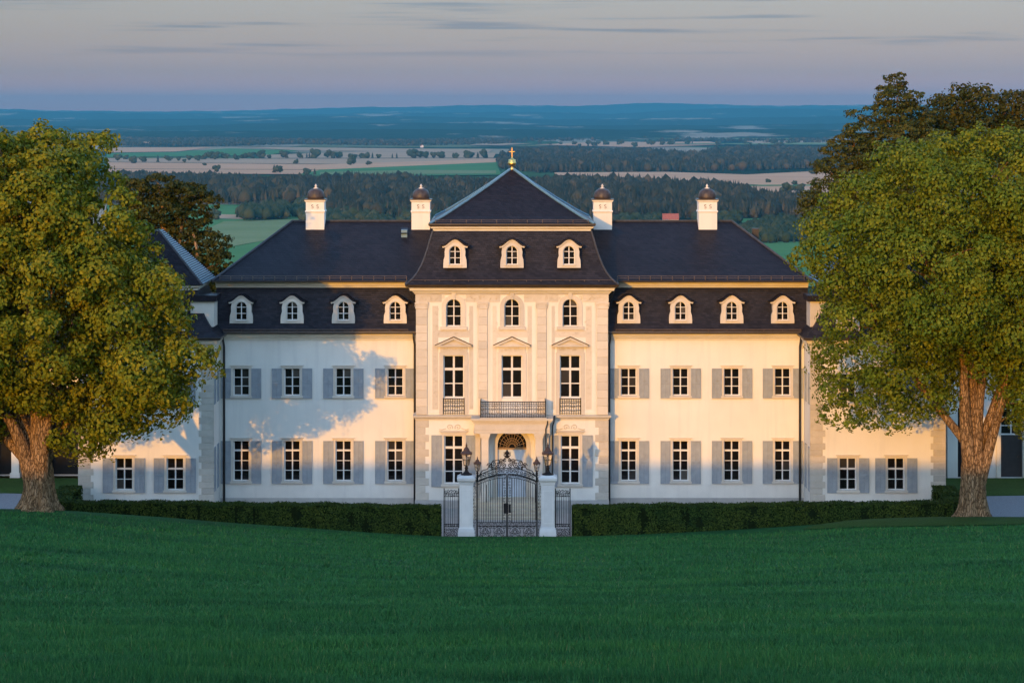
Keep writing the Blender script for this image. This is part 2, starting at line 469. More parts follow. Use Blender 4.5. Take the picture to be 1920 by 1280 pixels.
# ------------------------------------------------------------------ terrain
EDGE_Y = [(-60,-24),(-30,-20),(-24,-19.6),(-20,-19.1),(-16,-16),(-10,-12.5),(-4,-11),(4,-11),(10,-11.5),(16,-13),(22,-15),(30,-16),(60,-18)]
EDGE_PY = [(-1500,950),(-300,956),(0,960),(100,962),(400,985),(700,1003),(830,1010),(1070,1010),(1400,1000),(1600,990),(1900,985),(2300,980),(3500,975)]
ex, ey = zip(*EDGE_Y); qx, qy = zip(*EDGE_PY)
CREST = 17.6
def lawn_edge(x):
    x = np.asarray(x, dtype=float)
    y = np.interp(x, ex, ey); d = y - CAM_Y
    py = np.interp(960 + x*FPX/d, qx, qy)
    return y, CAM_Z - (py-215.0)*d/FPX
def ground_h(x, y):
    x = np.asarray(x, dtype=float); y = np.asarray(y, dtype=float)
    ye, ze = lawn_edge(x)
    s = np.clip((ye - y)/(ye + 110.0), 0, 1)
    und = .10*np.sin(x*.21+1.3)*np.sin(y*.17+.4)*np.clip((ye-y)/12, 0, 1)*np.clip((y+108)/20, 0, 1)
    lawn = ze + (CREST - ze)*s + und*(s > 0)
    behind = np.clip((-114 - y)/300, 0, 1)
    lawn = lawn - 25*behind**1.4
    wdt = np.interp(x, [-16, -6, 6, 16], [8, 1.6, 1.6, 8])
    t = np.clip((y - ye - .6)/wdt, 0, 1); t = t*t*(3-2*t)
    return np.where(y <= ye, lawn, ze*(1-t))

def grid_sheet(name, xs, ys, hf, mat, parent=None):
    X, Y = np.meshgrid(xs, ys); Z = hf(X, Y)
    nx, ny = len(xs), len(ys)
    V = np.stack([X, Y, Z], -1).reshape(-1, 3)
    i = np.arange(ny-1)[:, None]*nx + np.arange(nx-1)[None, :]
    F = np.stack([i, i+1, i+nx+1, i+nx], -1).reshape(-1, 4)
    me = fast_mesh(name, V, F, mat)
    me.polygons.foreach_set('use_smooth', [True]*len(me.polygons))
    return put(me, name, parent)

PLAIN = -145.0
def far_h(x, y):
    near = ground_h(np.clip(x, -90, 90), np.minimum(y, 20)) - .35
    near = np.where(y > 0, -.35, near)
    t = np.clip((y - 45)/520, 0, 1); t = t*t*(3-2*t)
    ax = np.clip((np.abs(x) - 130)/420, 0, 1); ax = ax*ax*(3-2*ax)
    ay = np.clip((-y - 250)/420, 0, 1); ay = ay*ay*(3-2*ay)
    tt = np.maximum(np.maximum(t, ax), ay)
    return near*(1-tt) + (PLAIN)*tt
def spread(a, b_, n, k):
    u = np.linspace(0, 1, n); return a + (b_-a)*u**k
xs = np.concatenate([-spread(80, 15500, 40, 3)[::-1], np.linspace(-78, 78, 79), spread(80, 15500, 40, 3)])
ys = np.concatenate([np.linspace(-750, -132, 26), np.linspace(-128, 24, 77), spread(28, 46000, 90, 3)])
tag(grid_sheet('ground', xs, ys, far_h, MAT['farground']), kind='structure')
tag(grid_sheet('lawn', np.linspace(-75, 75, 151), np.concatenate([np.linspace(-240, -114, 22), np.linspace(-113, -24, 110), np.linspace(-23.8, -6, 90)]),
               lambda x, y: ground_h(x, y) - .02, MAT['lawn']), kind='structure')
def mound(x0, x1, y_end, mat):
    xs_ = np.linspace(x0, x1, 40); V = []
    for j in range(14):
        t = j/13
        ye, _ = lawn_edge(xs_)
        k = np.sin(np.linspace(0, np.pi, 40))**.5
        yy = (ye + .25) + (y_end - ye - .25)*t*np.maximum(k, .02)
        V.append(np.column_stack([xs_, yy, ground_h(xs_, yy) + .02 + .18*k*np.sin(np.pi*min(1, t*1.1))]))
    V = np.concatenate(V); i = np.arange(13)[:, None]*40 + np.arange(39)[None, :]
    me = fast_mesh('grass_mound', V, np.stack([i, i+1, i+41, i+40], -1).reshape(-1, 4), mat)
    me.polygons.foreach_set('use_smooth', [True]*len(me.polygons))
    return tag(put(me, 'grass_mound'), kind='structure')
mound(13.5, 26.0, -9.9, MAT['bank'])
# courtyard and drive between hedge and house
mb = MB(); mb.box(-22.6, 22.4, -8.6, -.2, -.12, .012); tag(mb.build('courtyard', MAT['paving']), kind='structure')
def sheet(name, pts, z, mat):
    return tag(MB().add([(x, y, z) for x, y in pts] + [(x, y, z-.1) for x, y in pts],
                        [tuple(range(len(pts))), tuple(range(2*len(pts)-1, len(pts)-1, -1))] +
                        [(i, len(pts)+i, len(pts)+(i+1) % len(pts), (i+1) % len(pts)) for i in range(len(pts))]).build(name, mat), kind='structure')
sheet('driveway', [(-60,-9),(-22.7,-9),(-22.7,2.6),(-27,3.3),(-60,2.8)], .008, MAT['gravel'])
sheet('driveway', [(22.5,-9),(60,-9),(60,2.2),(29,2.8),(22.5,2.2)], .008, MAT['gravel'])
sheet('grass_verge', [(-60,2.8),(-27,3.3),(-22.7,2.6),(-22.7,7.8),(-60,7.8)], .05, MAT['bank'])
sheet('grass_verge', [(22.5,2.2),(29,2.8),(60,2.2),(60,7.8),(22.5,7.8)], .05, MAT['bank'])
sheet('path', [(-3.3,-9.8),(2.9,-9.8),(2.9,-8.58),(-3.3,-8.58)], .03, MAT['paving'])

# ------------------------------------------------------------------ palace
palace = thing('palace', 'long white baroque palace with dark slate mansard roofs and projecting central pavilion', 'palace')
WZ0, PLINTH = -.1, .36

def wall_holes(name, x0, x1, z0, z1, y, holes, depth=.30, parent=palace, mat='plaster'):
    """wall face at y (facing -y) with rectangular openings (xa, xb, za, zb) and their reveals"""
    gx = sorted({round(v, 4) for v in [x0, x1] + [h[0] for h in holes] + [h[1] for h in holes]})
    gz = sorted({round(v, 4) for v in [z0, z1] + [h[2] for h in holes] + [h[3] for h in holes]})
    mb = MB(); idx = {}
    def vid(x, yy, z):
        k = (round(x, 4), round(yy, 4), round(z, 4))
        if k not in idx:
            idx[k] = len(mb.v); mb.v.append(k)
        return idx[k]
    inh = lambda cx, cz: any(h[0] < cx < h[1] and h[2] < cz < h[3] for h in holes)
    for i in range(len(gx)-1):
        for j in range(len(gz)-1):
            if not inh((gx[i]+gx[i+1])/2, (gz[j]+gz[j+1])/2):
                mb.f.append((vid(gx[i], y, gz[j]), vid(gx[i+1], y, gz[j]), vid(gx[i+1], y, gz[j+1]), vid(gx[i], y, gz[j+1])))
    for xa, xb, za, zb in holes:
        a, b_ = (xa, xb), (za, zb)
        for (p, q) in (((xa,za),(xb,za)),((xb,za),(xb,zb)),((xb,zb),(xa,zb)),((xa,zb),(xa,za))):
            o = len(mb.v); mb.v += [(p[0],y,p[1]),(q[0],y,q[1]),(q[0],y+depth,q[1]),(p[0],y+depth,p[1])]; mb.f.append((o,o+1,o+2,o+3))
    me = bpy.data.meshes.new(name); me.from_pydata(mb.v, [], mb.f); me.materials.append(MAT[mat])
    return put(me, name, parent)

_cache = {}
def cached(key, fn):
    if key not in _cache: _cache[key] = fn()
    return _cache[key]

def arc(cx, cz, r, a0, a1, n):
    return [(cx + r*math.cos(R(a0+(a1-a0)*i/n)), cz + r*math.sin(R(a0+(a1-a0)*i/n))) for i in range(n+1)]

def pane(parent, w, h, loc, shape=None):
    def mk():
        if shape is None: return MB().box(-w/2, w/2, 0, .008, 0, h).mesh('pane', MAT['glass'])
        return MB().prism(shape, 0, .008).mesh('pane', MAT['glass'])
    me = cached(('pane', round(w,3), round(h,3), tuple(shape) if shape else None), mk)
    return put(me, 'pane', parent, loc, (R(rnd.gauss(0,.25)), 0, R(rnd.gauss(0,.5))))

def window(parent, x, y, z0, w, h, rows, thick=None, arch=False, b=.05, m=.065, r=.036, tb=.09, name='window', mat='frame'):
    """casement window: frame mesh with panes as children; rows are relative heights from the bottom"""
    hs = h - w/2 if arch else h
    n = len(rows); bars = [tb if thick == i+1 else r for i in range(n-1)]
    top = r/2 if arch else b
    free = hs - b - top - sum(bars)
    tot = sum(rows)
    def mk():
        mb = MB()
        mb.box(-w/2, -w/2+b, 0, .07, 0, hs); mb.box(w/2-b, w/2, 0, .07, 0, hs)
        mb.box(-w/2+b, w/2-b, 0, .07, 0, b)
        if arch:
            mb.strip(arc(0, hs, w/2, 0, 180, 16), arc(0, hs, w/2-b, 0, 180, 16), 0, .07)
            mb.box(-w/2+b, w/2-b, .004, .066, hs-r/2, hs+r/2)
            mb.box(-m/2, m/2, -.006, .06, b, h-b*.6)
        else:
            mb.box(-w/2+b, w/2-b, 0, .07, h-b, h)
            mb.box(-m/2, m/2, -.006, .06, b, h-b)
        z = b
        for i in range(n-1):
            z += free*rows[i]/tot
            th = bars[i]
            mb.box(-w/2+b, w/2-b, .004 if th == r else -.014, .062, z, z+th); z += th
        return mb.mesh('window_frame', MAT[mat])
    o = put(cached(('win', w, h, tuple(rows), thick, arch, b, m, r, mat), mk), name, parent, (x, y, z0))
    pw = (w - 2*b - m)/2; z = b
    for i in range(n):
        ph = free*rows[i]/tot
        for s in (-1, 1):
            pane(o, pw+.012, ph+.012, (s*(m/2+pw/2), .035, z-.006))
        z += ph + (bars[i] if i < n-1 else 0)
    if arch:
        q = w/2-b+.008; k = m/2-.006
        a1 = math.degrees(math.acos(k/q))
        for s in (-1, 1):
            sh = [(s*k, r/2-.006)] + [(s*px_, pz) for px_, pz in arc(0, 0, q, 2.5, a1, 8)]
            pane(o, 0, s, (0, .035, hs), sh)
    return o

def shutter_mesh(w, h):
    def mk():
        mb = MB(); st = .055; ms = .04
        mb.box(-w/2, -w/2+st, 0, .045, 0, h); mb.box(w/2-st, w/2, 0, .045, 0, h)
        mb.box(-ms/2, ms/2, .002, .04, st, h-st)
        for z in (0, h*.5-st/2, h-st): mb.box(-w/2+st, w/2-st, .001, .044, z, z+st)
        for a, b_ in ((st, h*.5-st/2), (h*.5+st/2, h-st)):
            n = int((b_-a)/.062); dz = (b_-a)/n
            for i in range(n):
                z = a + dz*i
                for xa, xb in ((-w/2+st, -ms/2), (ms/2, w/2-st)):
                    mb.add([(xa,.008,z+.004),(xb,.008,z+.004),(xb,.036,z+dz*.92),(xa,.036,z+dz*.92),(xa,.016,z),(xb,.016,z),(xb,.042,z+dz*.88),(xa,.042,z+dz*.88)],
                           [(0,1,2,3),(4,7,6,5),(0,4,5,1),(2,6,7,3)])
        mb.box(-.03, .10, -.022, 0, h*.60, h*.60+.02)      # latch bar
        return mb.mesh('shutter', MAT['shutter'])
    return cached(('shut', w, h), mk)

def surround(parent, w, h, out, yb, yf, top=.12, sill=.10, name='surround', mat='stone_light', depth=.16):
    """flat stone band around a rectangular opening; local to the window object"""
    def mk():
        mb = MB()
        mb.box(-w/2-out, -w/2, yf, yb, 0, h); mb.box(w/2, w/2+out, yf, yb, 0, h)
        mb.box(-w/2-out, w/2+out, yf-.004, yb, h, h+top)
        mb.box(-w/2-out-.05, w/2+out+.05, yf-.06, yb, h+top, h+top+.045)
        return mb.mesh(name, MAT[mat])
    put(cached(('sur', w, h, out, yb, yf, top, mat), mk), name, parent)
    def mks():
        mb = MB()
        mb.box(-w/2-out-.03, w/2+out+.03, yf-.09, yb, -sill, 0); mb.box(-w/2-out+.02, w/2+out-.02, yf-.03, yb, -sill-.06, -sill)
        return mb.mesh('sill', MAT[mat])
    put(cached(('sill', w, out, yf, sill, mat), mks), 'sill', parent)

REC = .15
def wing_window(x, z0, z1, w, rows, thick, y=0.0, sw=.52, shut_dz=.13, shutters=True):
    o = window(palace, x, y+REC, z0, w, z1-z0, rows, thick)
    surround(o, w, z1-z0, .13, -REC, -REC-.03)
    if shutters:
        me = shutter_mesh(sw, z1-z0+shut_dz)
        for s in (-1, 1):
            put(me, 'shutter', o, (s*(w/2+.115+sw/2), -REC-.085, -shut_dz), (0, 0, R(rnd.gauss(0, .6))))
    return o

def stone_block(parent, name, x0, x1, y0, y1, z0, z1, mat='stone'):
    w, h, d = x1-x0, z1-z0, y1-y0
    me = cached(('blk', round(w,3), round(h,3), round(d,3), mat), lambda: MB().block(-w/2, w/2, 0, d, 0, h).mesh(name, MAT[mat]))
    return put(me, name, parent, ((x0+x1)/2, y0 + rnd.uniform(-.003, .003), z0))

def quoins(xe, s, y, z0, z1, n, wl, ws, proud=.03, ret=None):
    """alternating long and short corner stones from the wall edge xe inwards (s = direction)"""
    h = (z1-z0)/n
    for i in range(n):
        w = wl if i % 2 == 0 else ws
        a, b_ = sorted((xe - s*proud, xe + s*w))
        stone_block(palace, 'quoin_stone', a, b_, y-proud, y+.05, z0+h*i+.006, z0+h*(i+1)-.006)

# --- wings
ZC0, ZC1, ZG = 8.58, 8.86, 9.05
WX = [6.08, 8.78, 11.45, 14.1]
MANS = [(-.42, 9.02), (-.30, 9.10), (-.10, 9.28), (.12, 9.55), (.30, 9.95), (.48, 10.5), (.62, 11.0), (.70, 11.26)]
for s in (-1, 1):
    xa, xb = sorted((s*4.9, s*15.2))
    holes = []
    for x in WX:
        holes += [(s*x-.415, s*x+.415, 1.23, 3.33), (s*x-.415, s*x+.415, 5.67, 7.10)]
    wall_holes('wall', xa, xb, WZ0, 9.0, 0.0, holes)
    MB().box(xa, xb, -.05, -.002, WZ0, PLINTH).build('plinth', MAT['plinth'], palace)
    for x in WX:
        wing_window(s*x, 1.23, 3.33, .83, [1, 1, 1, .9], 3)
        wing_window(s*x, 5.67, 7.10, .83, [1, 1, 1], None)
    # eaves cornice
    MB().alongx([(-.0,8.56),(-.06,8.57),(-.08,8.66),(-.16,8.70),(-.20,8.78),(-.30,8.82),(-.32,8.92),(.05,8.93)], xa, xb).build('cornice', MAT['cornice'], palace)
    MB().alongx([(-.34,8.93),(-.50,8.935),(-.53,9.0),(-.52,9.07),(-.46,9.075),(-.40,8.98),(-.30,8.98)], xa, xb).build('gutter', MAT['gutter'], palace)
    MB().alongx(MANS + [(1.2, 11.26), (1.2, 9.02)], xa-.3 if s < 0 else xa, xb+.3 if s > 0 else xb).build('roof', MAT['slate_steep'], palace)
    # band between the two roof slopes
    MB().alongx([(.62,11.24),(.56,11.26),(.54,11.34),(.46,11.37),(.42,11.47),(.32,11.50),(.32,11.555),(1.2,11.56),(1.2,11.24)], xa-.3 if s < 0 else xa, xb+.3 if s > 0 else xb).build('cornice', MAT['cornice'], palace)
    # upper roof with a hip at the outer end
    E0, E1, ZE, RY, ZR = .14, 10.9, 11.62, 5.5, 14.47
    xo, xi, xr = s*15.65, s*4.0, s*12.0
    mb = MB().add([(xi,E0,ZE),(xo,E0,ZE),(xo,E1,ZE),(xi,E1,ZE),(xi,RY,ZR),(xr,RY,ZR)], [(0,1,5,4),(1,2,5),(2,3,4,5),(0,3,2,1),(0,4,3)])
    rf = mb.build('roof', MAT['slate'], palace)
    MB().alongx([(.14,ZE-.06),(.02,ZE-.05),(.0,ZE+.03),(.05,ZE+.03),(.16,ZE+.01)], min(xi,xo), max(xi,xo)).build('gutter', MAT['gutter'], palace)
    mb = MB()
    mb.tube([(xo,E0,ZE+.02),(xr,RY,ZR+.02)], .07, 6); mb.tube([(xr,RY,ZR+.02),(xi,RY,ZR+.02)], .06, 6); mb.tube([(xo,E1,ZE+.02),(xr,RY,ZR+.02)], .07, 6)
    mb.build('ridge_capping', MAT['ridge'], rf)
    # snow guards
    def guard(x0, x1, fy, fz, h, step=.56):
        mb = MB(); n = max(2, int((x1-x0)/step))
        for i in range(n+1):
            x = x0 + (x1-x0)*i/n
            mb.tube([(x, fy, fz), (x, fy-.02, fz+h)], .020, 4); mb.tube([(x, fy-.02, fz+h), (x, fy+h*.8, fz+h*.6)], .010, 4)
        for k in (1.0, .5): mb.tube([(x0, fy-.02*k, fz+h*k), (x1, fy-.02*k, fz+h*k)], .015, 4)
        mb.build('snow_guard', MAT['snow'], palace)
    guard(min(xi,xo)+(.4 if s < 0 else 1.5), max(xi,xo)-(1.5 if s < 0 else .4), .24, 11.66, .22)
    guard(min(s*5.4, s*15.0), max(s*5.4, s*15.0), -.34, 9.06, .10, .9)
    # back of the wing
    MB().box(xa, xb, 10.3, 10.6, WZ0, 11.5).build('wall', MAT['plaster'], palace)

# --- dormers: scrolled front with an arched window, curved roof running back into the slope
def dormer(x, y, z, k=1.0, depth=1.1):
    W, H = 1.20*k, 1.44*k
    ow, oz0, oh = .60*k, .16*k, .97*k           # window opening
    n = 10
    inner = [(ow/2, oz0), (ow/2, oz0+.25*k), (ow/2, oz0+.45*k), (ow/2, oz0+oh-ow/2)] + arc(0, oz0+oh-ow/2, ow/2, 0, 180, n)[1:-1] + \
            [(-ow/2, oz0+oh-ow/2), (-ow/2, oz0+.45*k), (-ow/2, oz0+.25*k), (-ow/2, oz0)]
    ztop = H
    top = []
    for i in range(n+1):
        t = 1 - 2*i/n                            # 1 .. -1
        zz = ztop - .36*k*(1-math.cos(min(1, abs(t)*1.06)*math.pi))/2
        top.append((t*.60*k, zz))
    outer = [(.60*k, oz0), (.585*k, oz0+.25*k), (.525*k, oz0+.45*k), (.535*k, oz0+oh-ow/2)] + top[1:-1] + \
            [(-.535*k, oz0+oh-ow/2), (-.525*k, oz0+.45*k), (-.585*k, oz0+.25*k), (-.60*k, oz0)]
    def mk():
        mb = MB(); mb.strip(outer, inner, 0, .26*k); mb.box(-.60*k, .60*k, -.002, .26*k, 0, oz0)
        # body behind the front
        body = [(.52*k, 0), (.52*k, 1.06*k)] + [(px_*.86, pz-.06*k) for px_, pz in top] + [(-.52*k, 1.06*k), (-.52*k, 0)]
        a = body; b_ = [(px_*.5, max(pz*.5, .02)) for px_, pz in body]
        mb.strip(a, b_, .26*k, depth)
        # moulding around the opening
        io = [(px_*1.0 + (.045*k if px_ > 0 else -.045*k if px_ < 0 else 0), pz + (.045*k if pz > oz0+oh-ow/2 else 0)) for px_, pz in inner]
        mb.strip(io, inner, -.03, .05)
        mb.box(-ow/2-.07*k, ow/2+.07*k, -.06, .05, oz0-.05*k, oz0-.002)
        # cornice following the top
        mb.strip([(px_*1.10, pz+.02*k) for px_, pz in top], [(px_*1.05, pz-.05*k) for px_, pz in top], -.07, .12)
        return mb.mesh('dormer', MAT['stone_light'])
    o = put(cached(('dorm', k, depth), mk), 'dormer', palace, (x, y, z))
    def mkr():
        mb = MB()
        mb.strip([(px_*1.22 + (.02 if px_ > 0 else -.02), pz+.075*k) for px_, pz in top], [(px_*1.16, pz+.025*k) for px_, pz in top], -.12, depth)
        return mb.mesh('dormer_roof', MAT['slate'])
    put(cached(('dormr', k, depth), mkr), 'dormer_roof', o)
    window_sub(o, 0, .12, oz0, ow, oh, [1, 1])
    return o

def window_sub(parent, x, y, z0, w, h, rows):
    """arched window as sub-parts of a dormer: the frame and its panes side by side under the dormer"""
    o = window(parent, x, y, z0, w, h, rows, None, True, .04, .05, .032)
    o.name = 'window_frame'
    for c in list(o.children):
        c.parent = parent; c.location = (c.location.x + x, c.location.y + y, c.location.z + z0)
    return o

for s in (-1, 1):
    for x in WX:
        dormer(s*x, -.04, 9.44)

# --- central pavilion
PY, PW = -1.2, 4.945
CX = [-3.0, 0.0, 3.0]
holes = []
for x in CX:
    holes += [(x-.395, x+.395, 9.39, 10.81), (x-.535, x+.535, 5.71, 7.91)]
for x in (-3.0, 3.0):
    holes += [(x-.49, x+.49, 1.29, 3.79)]
holes += [(-.74, .74, .62, 4.03)]
wall_holes('wall', -PW, PW, WZ0, 11.4, PY, holes, .32)
for s in (-1, 1):
    MB().box(min(s*PW, s*(PW-.3)), max(s*PW, s*(PW-.3)), PY+.001, 8.2, WZ0, 11.4).build('wall', MAT['plaster'], palace)
MB().rects(0, 3.5, [(PW+.06, 4.76, WZ0), (PW+.06, 4.76, .42), (PW+.02, 4.72, .46), (PW-.1, 4.6, .46)]).build('plinth', MAT['plinth'], palace)
# string course
MB().rects(0, 3.5, [(PW-.05, 4.65, 4.59), (PW+.05, 4.75, 4.60), (PW+.07, 4.77, 4.68), (PW+.15, 4.85, 4.73), (PW+.16, 4.86, 4.82), (PW-.05, 4.65, 4.86)]).build('string_course', MAT['stone'], palace)
# top cornice, frieze and gutter
for a, b_ in ((-PW-.03, -3.622), (-2.378, -.622), (.622, 2.378), (3.622, PW+.03)):
    MB().box(a, b_, PY-.035, PY-.002, 10.66, 11.039).build('frieze', MAT['stone_light'], palace)
for s in (-1, 1):
    a, b_ = sorted((s*(PW+.002), s*(PW+.03))); MB().box(a, b_, PY+.001, 8.2, 10.66, 11.039).build('frieze', MAT['stone_light'], palace)
MB().rects(0, 3.5, [(PW-.02, 4.68, 11.04), (PW+.035, 4.735, 11.041), (PW+.08, 4.78, 11.08), (PW+.10, 4.80, 11.14), (PW-.05, 4.65, 11.15)]).build('frieze', MAT['stone_light'], palace)
MB().rects(0, 3.5, [(PW-.05, 4.65, 11.14), (PW+.14, 4.84, 11.15), (PW+.18, 4.88, 11.22), (PW+.30, 5.0, 11.26), (PW+.33, 5.03, 11.38), (PW+.40, 5.10, 11.42), (PW-.05, 4.65, 11.44)]).build('cornice', MAT['cornice'], palace)
MB().rects(0, 3.5, [(PW+.30, 5.0, 11.45), (PW+.50, 5.20, 11.455), (PW+.54, 5.24, 11.53), (PW+.55, 5.25, 11.66), (PW+.50, 5.2, 11.67), (PW+.44, 5.14, 11.56), (PW+.2, 4.9, 11.56)]).build('gutter', MAT['gutter'], palace)
CZ = [(5.46,11.60),(5.30,11.70),(5.08,11.90),(4.86,12.18),(4.66,12.55),(4.50,12.95),(4.34,13.45),(4.20,13.95),(4.10,14.28)]
rf = MB().rects(0, 3.5, [(w, w, z) for w, z in CZ]).build('roof', MAT['slate_steep'], palace)
for sx in (-1, 1):
    mb = MB(); mb.tube([(sx*w, 3.5-w, z+.015) for w, z in CZ], .05, 6); mb.build('hip_capping', MAT['ridge'], rf)
MB().rects(0, 3.5, [(4.0, 4.0, 14.26), (4.08, 4.08, 14.28), (4.10, 4.10, 14.38), (4.20, 4.20, 14.42), (4.23, 4.23, 14.50), (3.9, 3.9, 14.53)]).build('cornice', MAT['cornice'], palace)
MB().rects(0, 3.5, [(4.15, 4.15, 14.53), (4.30, 4.30, 14.535), (4.33, 4.33, 14.60), (4.33, 4.33, 14.66), (4.26, 4.26, 14.66), (4.2, 4.2, 14.60)]).build('gutter', MAT['gutter'], palace)
PR = [(4.26,14.64),(3.55,15.02),(2.4,15.74),(1.2,16.54),(.10,17.34)]
rf = MB().rects(0, 3.5, [(w, w, z) for w, z in PR], False, True).build('roof', MAT['slate'], palace)
for sx in (-1, 1):
    for sy in (-1, 1):
        mb = MB(); mb.tube([(sx*w, 3.5+sy*w, z+.02) for w, z in PR], .07, 6); mb.build('hip_capping', MAT['sky_lead'], rf)  # strip colour carries the sky gleam of the side slopes
def guard_front(half, y, z, h, step):
    mb = MB(); n = int(2*half/step)
    for i in range(n+1):
        x = -half + 2*half*i/n
        mb.tube([(x, y, z), (x, y-.015, z+h)], .022, 4); mb.tube([(x, y-.015, z+h), (x, y+h*.9, z+h*.7)], .01, 4)
    for k in (1.0, .45): mb.tube([(-half, y-.015*k, z+h*k), (half, y-.015*k, z+h*k)], .012, 4)
    mb.build('snow_guard', MAT['snow'], palace)
guard_front(5.2, -1.72, 11.66, .17, .72); guard_front(3.95, -.66, 14.70, .16, .74)
for x in (-2.93, 0, 2.93):
    dormer(x, -1.46, 12.43, 1.0, 1.0)
# finial: gilded crown, ball and cross
fin = MB().lathe([(.10,17.30),(.12,17.40),(.05,17.46),(.05,17.52),(.16,17.55),(.21,17.64),(.22,17.74),(.17,17.78),(.20,17.86),(.12,17.90),(.05,17.93),(.05,18.0),(.02,18.02)], 0, 3.5, 14).build('finial', MAT['gold'], palace, smooth_=True)
mb = MB(); mb.box(-.018, .018, 3.48, 3.52, 17.95, 18.50); mb.box(-.13, .13, 3.482, 3.518, 18.29, 18.322)
for p in ((-.14, 18.305), (.14, 18.305), (0, 18.52)): mb.lathe([(.01,p[1]-.03),(.03,p[1]-.014),(.03,p[1]+.014),(.01,p[1]+.03)], p[0], 3.5, 8)
mb.build('cross', MAT['gold'], fin)

# pilasters built of courses
PIL = [(-4.945, -4.36), (-1.74, -1.26), (1.28, 1.78), (4.36, 4.945)]
for xa, xb in PIL:
    p = MB().box(xa+.01, xb-.01, PY-.055, PY-.004, 4.87, 10.66).build('pilaster', MAT['stone_light'], palace)
    n = 13; h = (10.32-4.87)/n
    for i in range(n):
        stone_block(p, 'stone_course', xa, xb, PY-.085, PY-.02, 4.87+h*i+.005, 4.87+h*(i+1)-.005, 'stone_light')
    mb = MB(); cx = (xa+xb)/2; w = (xb-xa)/2
    mb.box(cx-w-.03, cx+w+.03, PY-.115, PY-.01, 10.32, 10.38)
    mb.box(cx-w-.01, cx+w+.01, PY-.10, PY-.01, 10.38, 10.56)
    mb.box(cx-w-.06, cx+w+.06, PY-.14, PY-.01, 10.56, 10.64)
    for sx in (-1, 1):
        mb.tube([(cx+sx*(w-.02)+.07*math.cos(t), PY-.115, 10.47+.07*math.sin(t)) for t in [k*.7 for k in range(9)]], .022, 5)
    mb.build('capital', MAT['stone_light'], p)

def spiral(cx, cz, r0, turns, a0, sgn=1, n=14, r1=.12):
    return [(cx + (r0*(1-t)+r0*r1*t)*math.cos(a0+sgn*2*math.pi*turns*t), cz + (r0*(1-t)+r0*r1*t)*math.sin(a0+sgn*2*math.pi*turns*t)) for t in [i/n for i in range(n+1)]]

# stucco fields between the pilasters, with raised frames and tendrils in low relief
def stucco_field(x0, x1, z0, z1, seed, holes_):
    rr = random.Random(seed)
    mb = MB(); y = PY
    for a, b_, c, d in ((x0, x0+.06, z0, z1), (x1-.06, x1, z0, z1)): mb.box(a, b_, y-.03, y+.01, c, d)
    mb.box(x0+.06, x1-.06, y-.031, y+.01, z0, z0+.06)
    o = mb.build('panel_moulding', MAT['plaster'], palace)
    cxw = (holes_[0][0]+holes_[0][1])/2
    for a, b_ in ((x0+.20, cxw-.80), (cxw+.80, x1-.20)):
        MB().box(a, b_, y-.014, y+.01, z0+.22, 10.45).build('stucco_panel', MAT['stucco'], o)
    MB().box(cxw-.798, cxw+.798, y-.0135, y+.01, 8.84, 9.20).build('stucco_panel', MAT['stucco'], o)
    mb = MB()
    for k in range(420):
        x = rr.uniform(x0+.26, x1-.26); z = rr.uniform(z0+.3, 10.38)
        if any(a-.07 < x < b_+.07 and c-.07 < z < d+.07 for a, b_, c, d in holes_): continue
        r = rr.uniform(.035, .085)
        pts = spiral(x, z, r, rr.uniform(.6, 1.2), rr.uniform(0, 6.28), rr.choice((-1, 1)), 7)
        mb.tube([(px_, y-.014, pz) for px_, pz in pts], rr.uniform(.007, .012), 4, False)
    tag(mb.build('stucco_relief', MAT['stucco'], o), kind='stuff')
for i, (x0, x1) in enumerate(((-4.30, -1.80), (-1.20, 1.22), (1.84, 4.30))):
    c = CX[i]
    stucco_field(x0, x1, 4.92, 10.55, 40+i, [(c-.80, c+.80, 4.8, 8.80), (c-.98, c+.98, 8.2, 8.90), (c-.72, c+.72, 9.15, 11.2)])
mb = MB(); rr = random.Random(5)
for k in range(110):
    x = rr.uniform(-4.8, 4.8)
    if min(abs(x-c) for c in CX) < .5: continue
    mb.tube([(px_, PY-.039, pz) for px_, pz in spiral(x, rr.uniform(10.76, 10.98), rr.uniform(.05, .10), 1, rr.uniform(0, 6), rr.choice((-1, 1)), 8)], .013, 4, False)
tag(mb.build('stucco_relief', MAT['stone_light'], palace), kind='stuff')

# arched windows of the top floor
for x in CX:
    w, h, z0 = .79, 1.42, 9.39
    o = window(palace, x, PY+.17, z0, w, h, [1, 1], None, True, .05, .06, .04)
    n = 14; hs = h-w/2
    inner = [(w/2, 0)] + arc(0, hs, w/2, 0, 180, n) + [(-w/2, 0)]
    outer = [(.62, 0)] + arc(0, hs, .62, 0, 180, n) + [(-.62, 0)]
    MB().strip(outer, inner, -.17-.055, .10).build('surround', MAT['stone_light'], o)
    MB().box(-.70, .70, -.17-.10, -.14, -.16, -.003).build('sill', MAT['stone_light'], o)
    MB().prism([(-.07, hs+w/2-.02), (.07, hs+w/2-.02), (.12, 1.80), (-.12, 1.80)], -.17-.11, -.10).build('keystone', MAT['stone_light'], o)

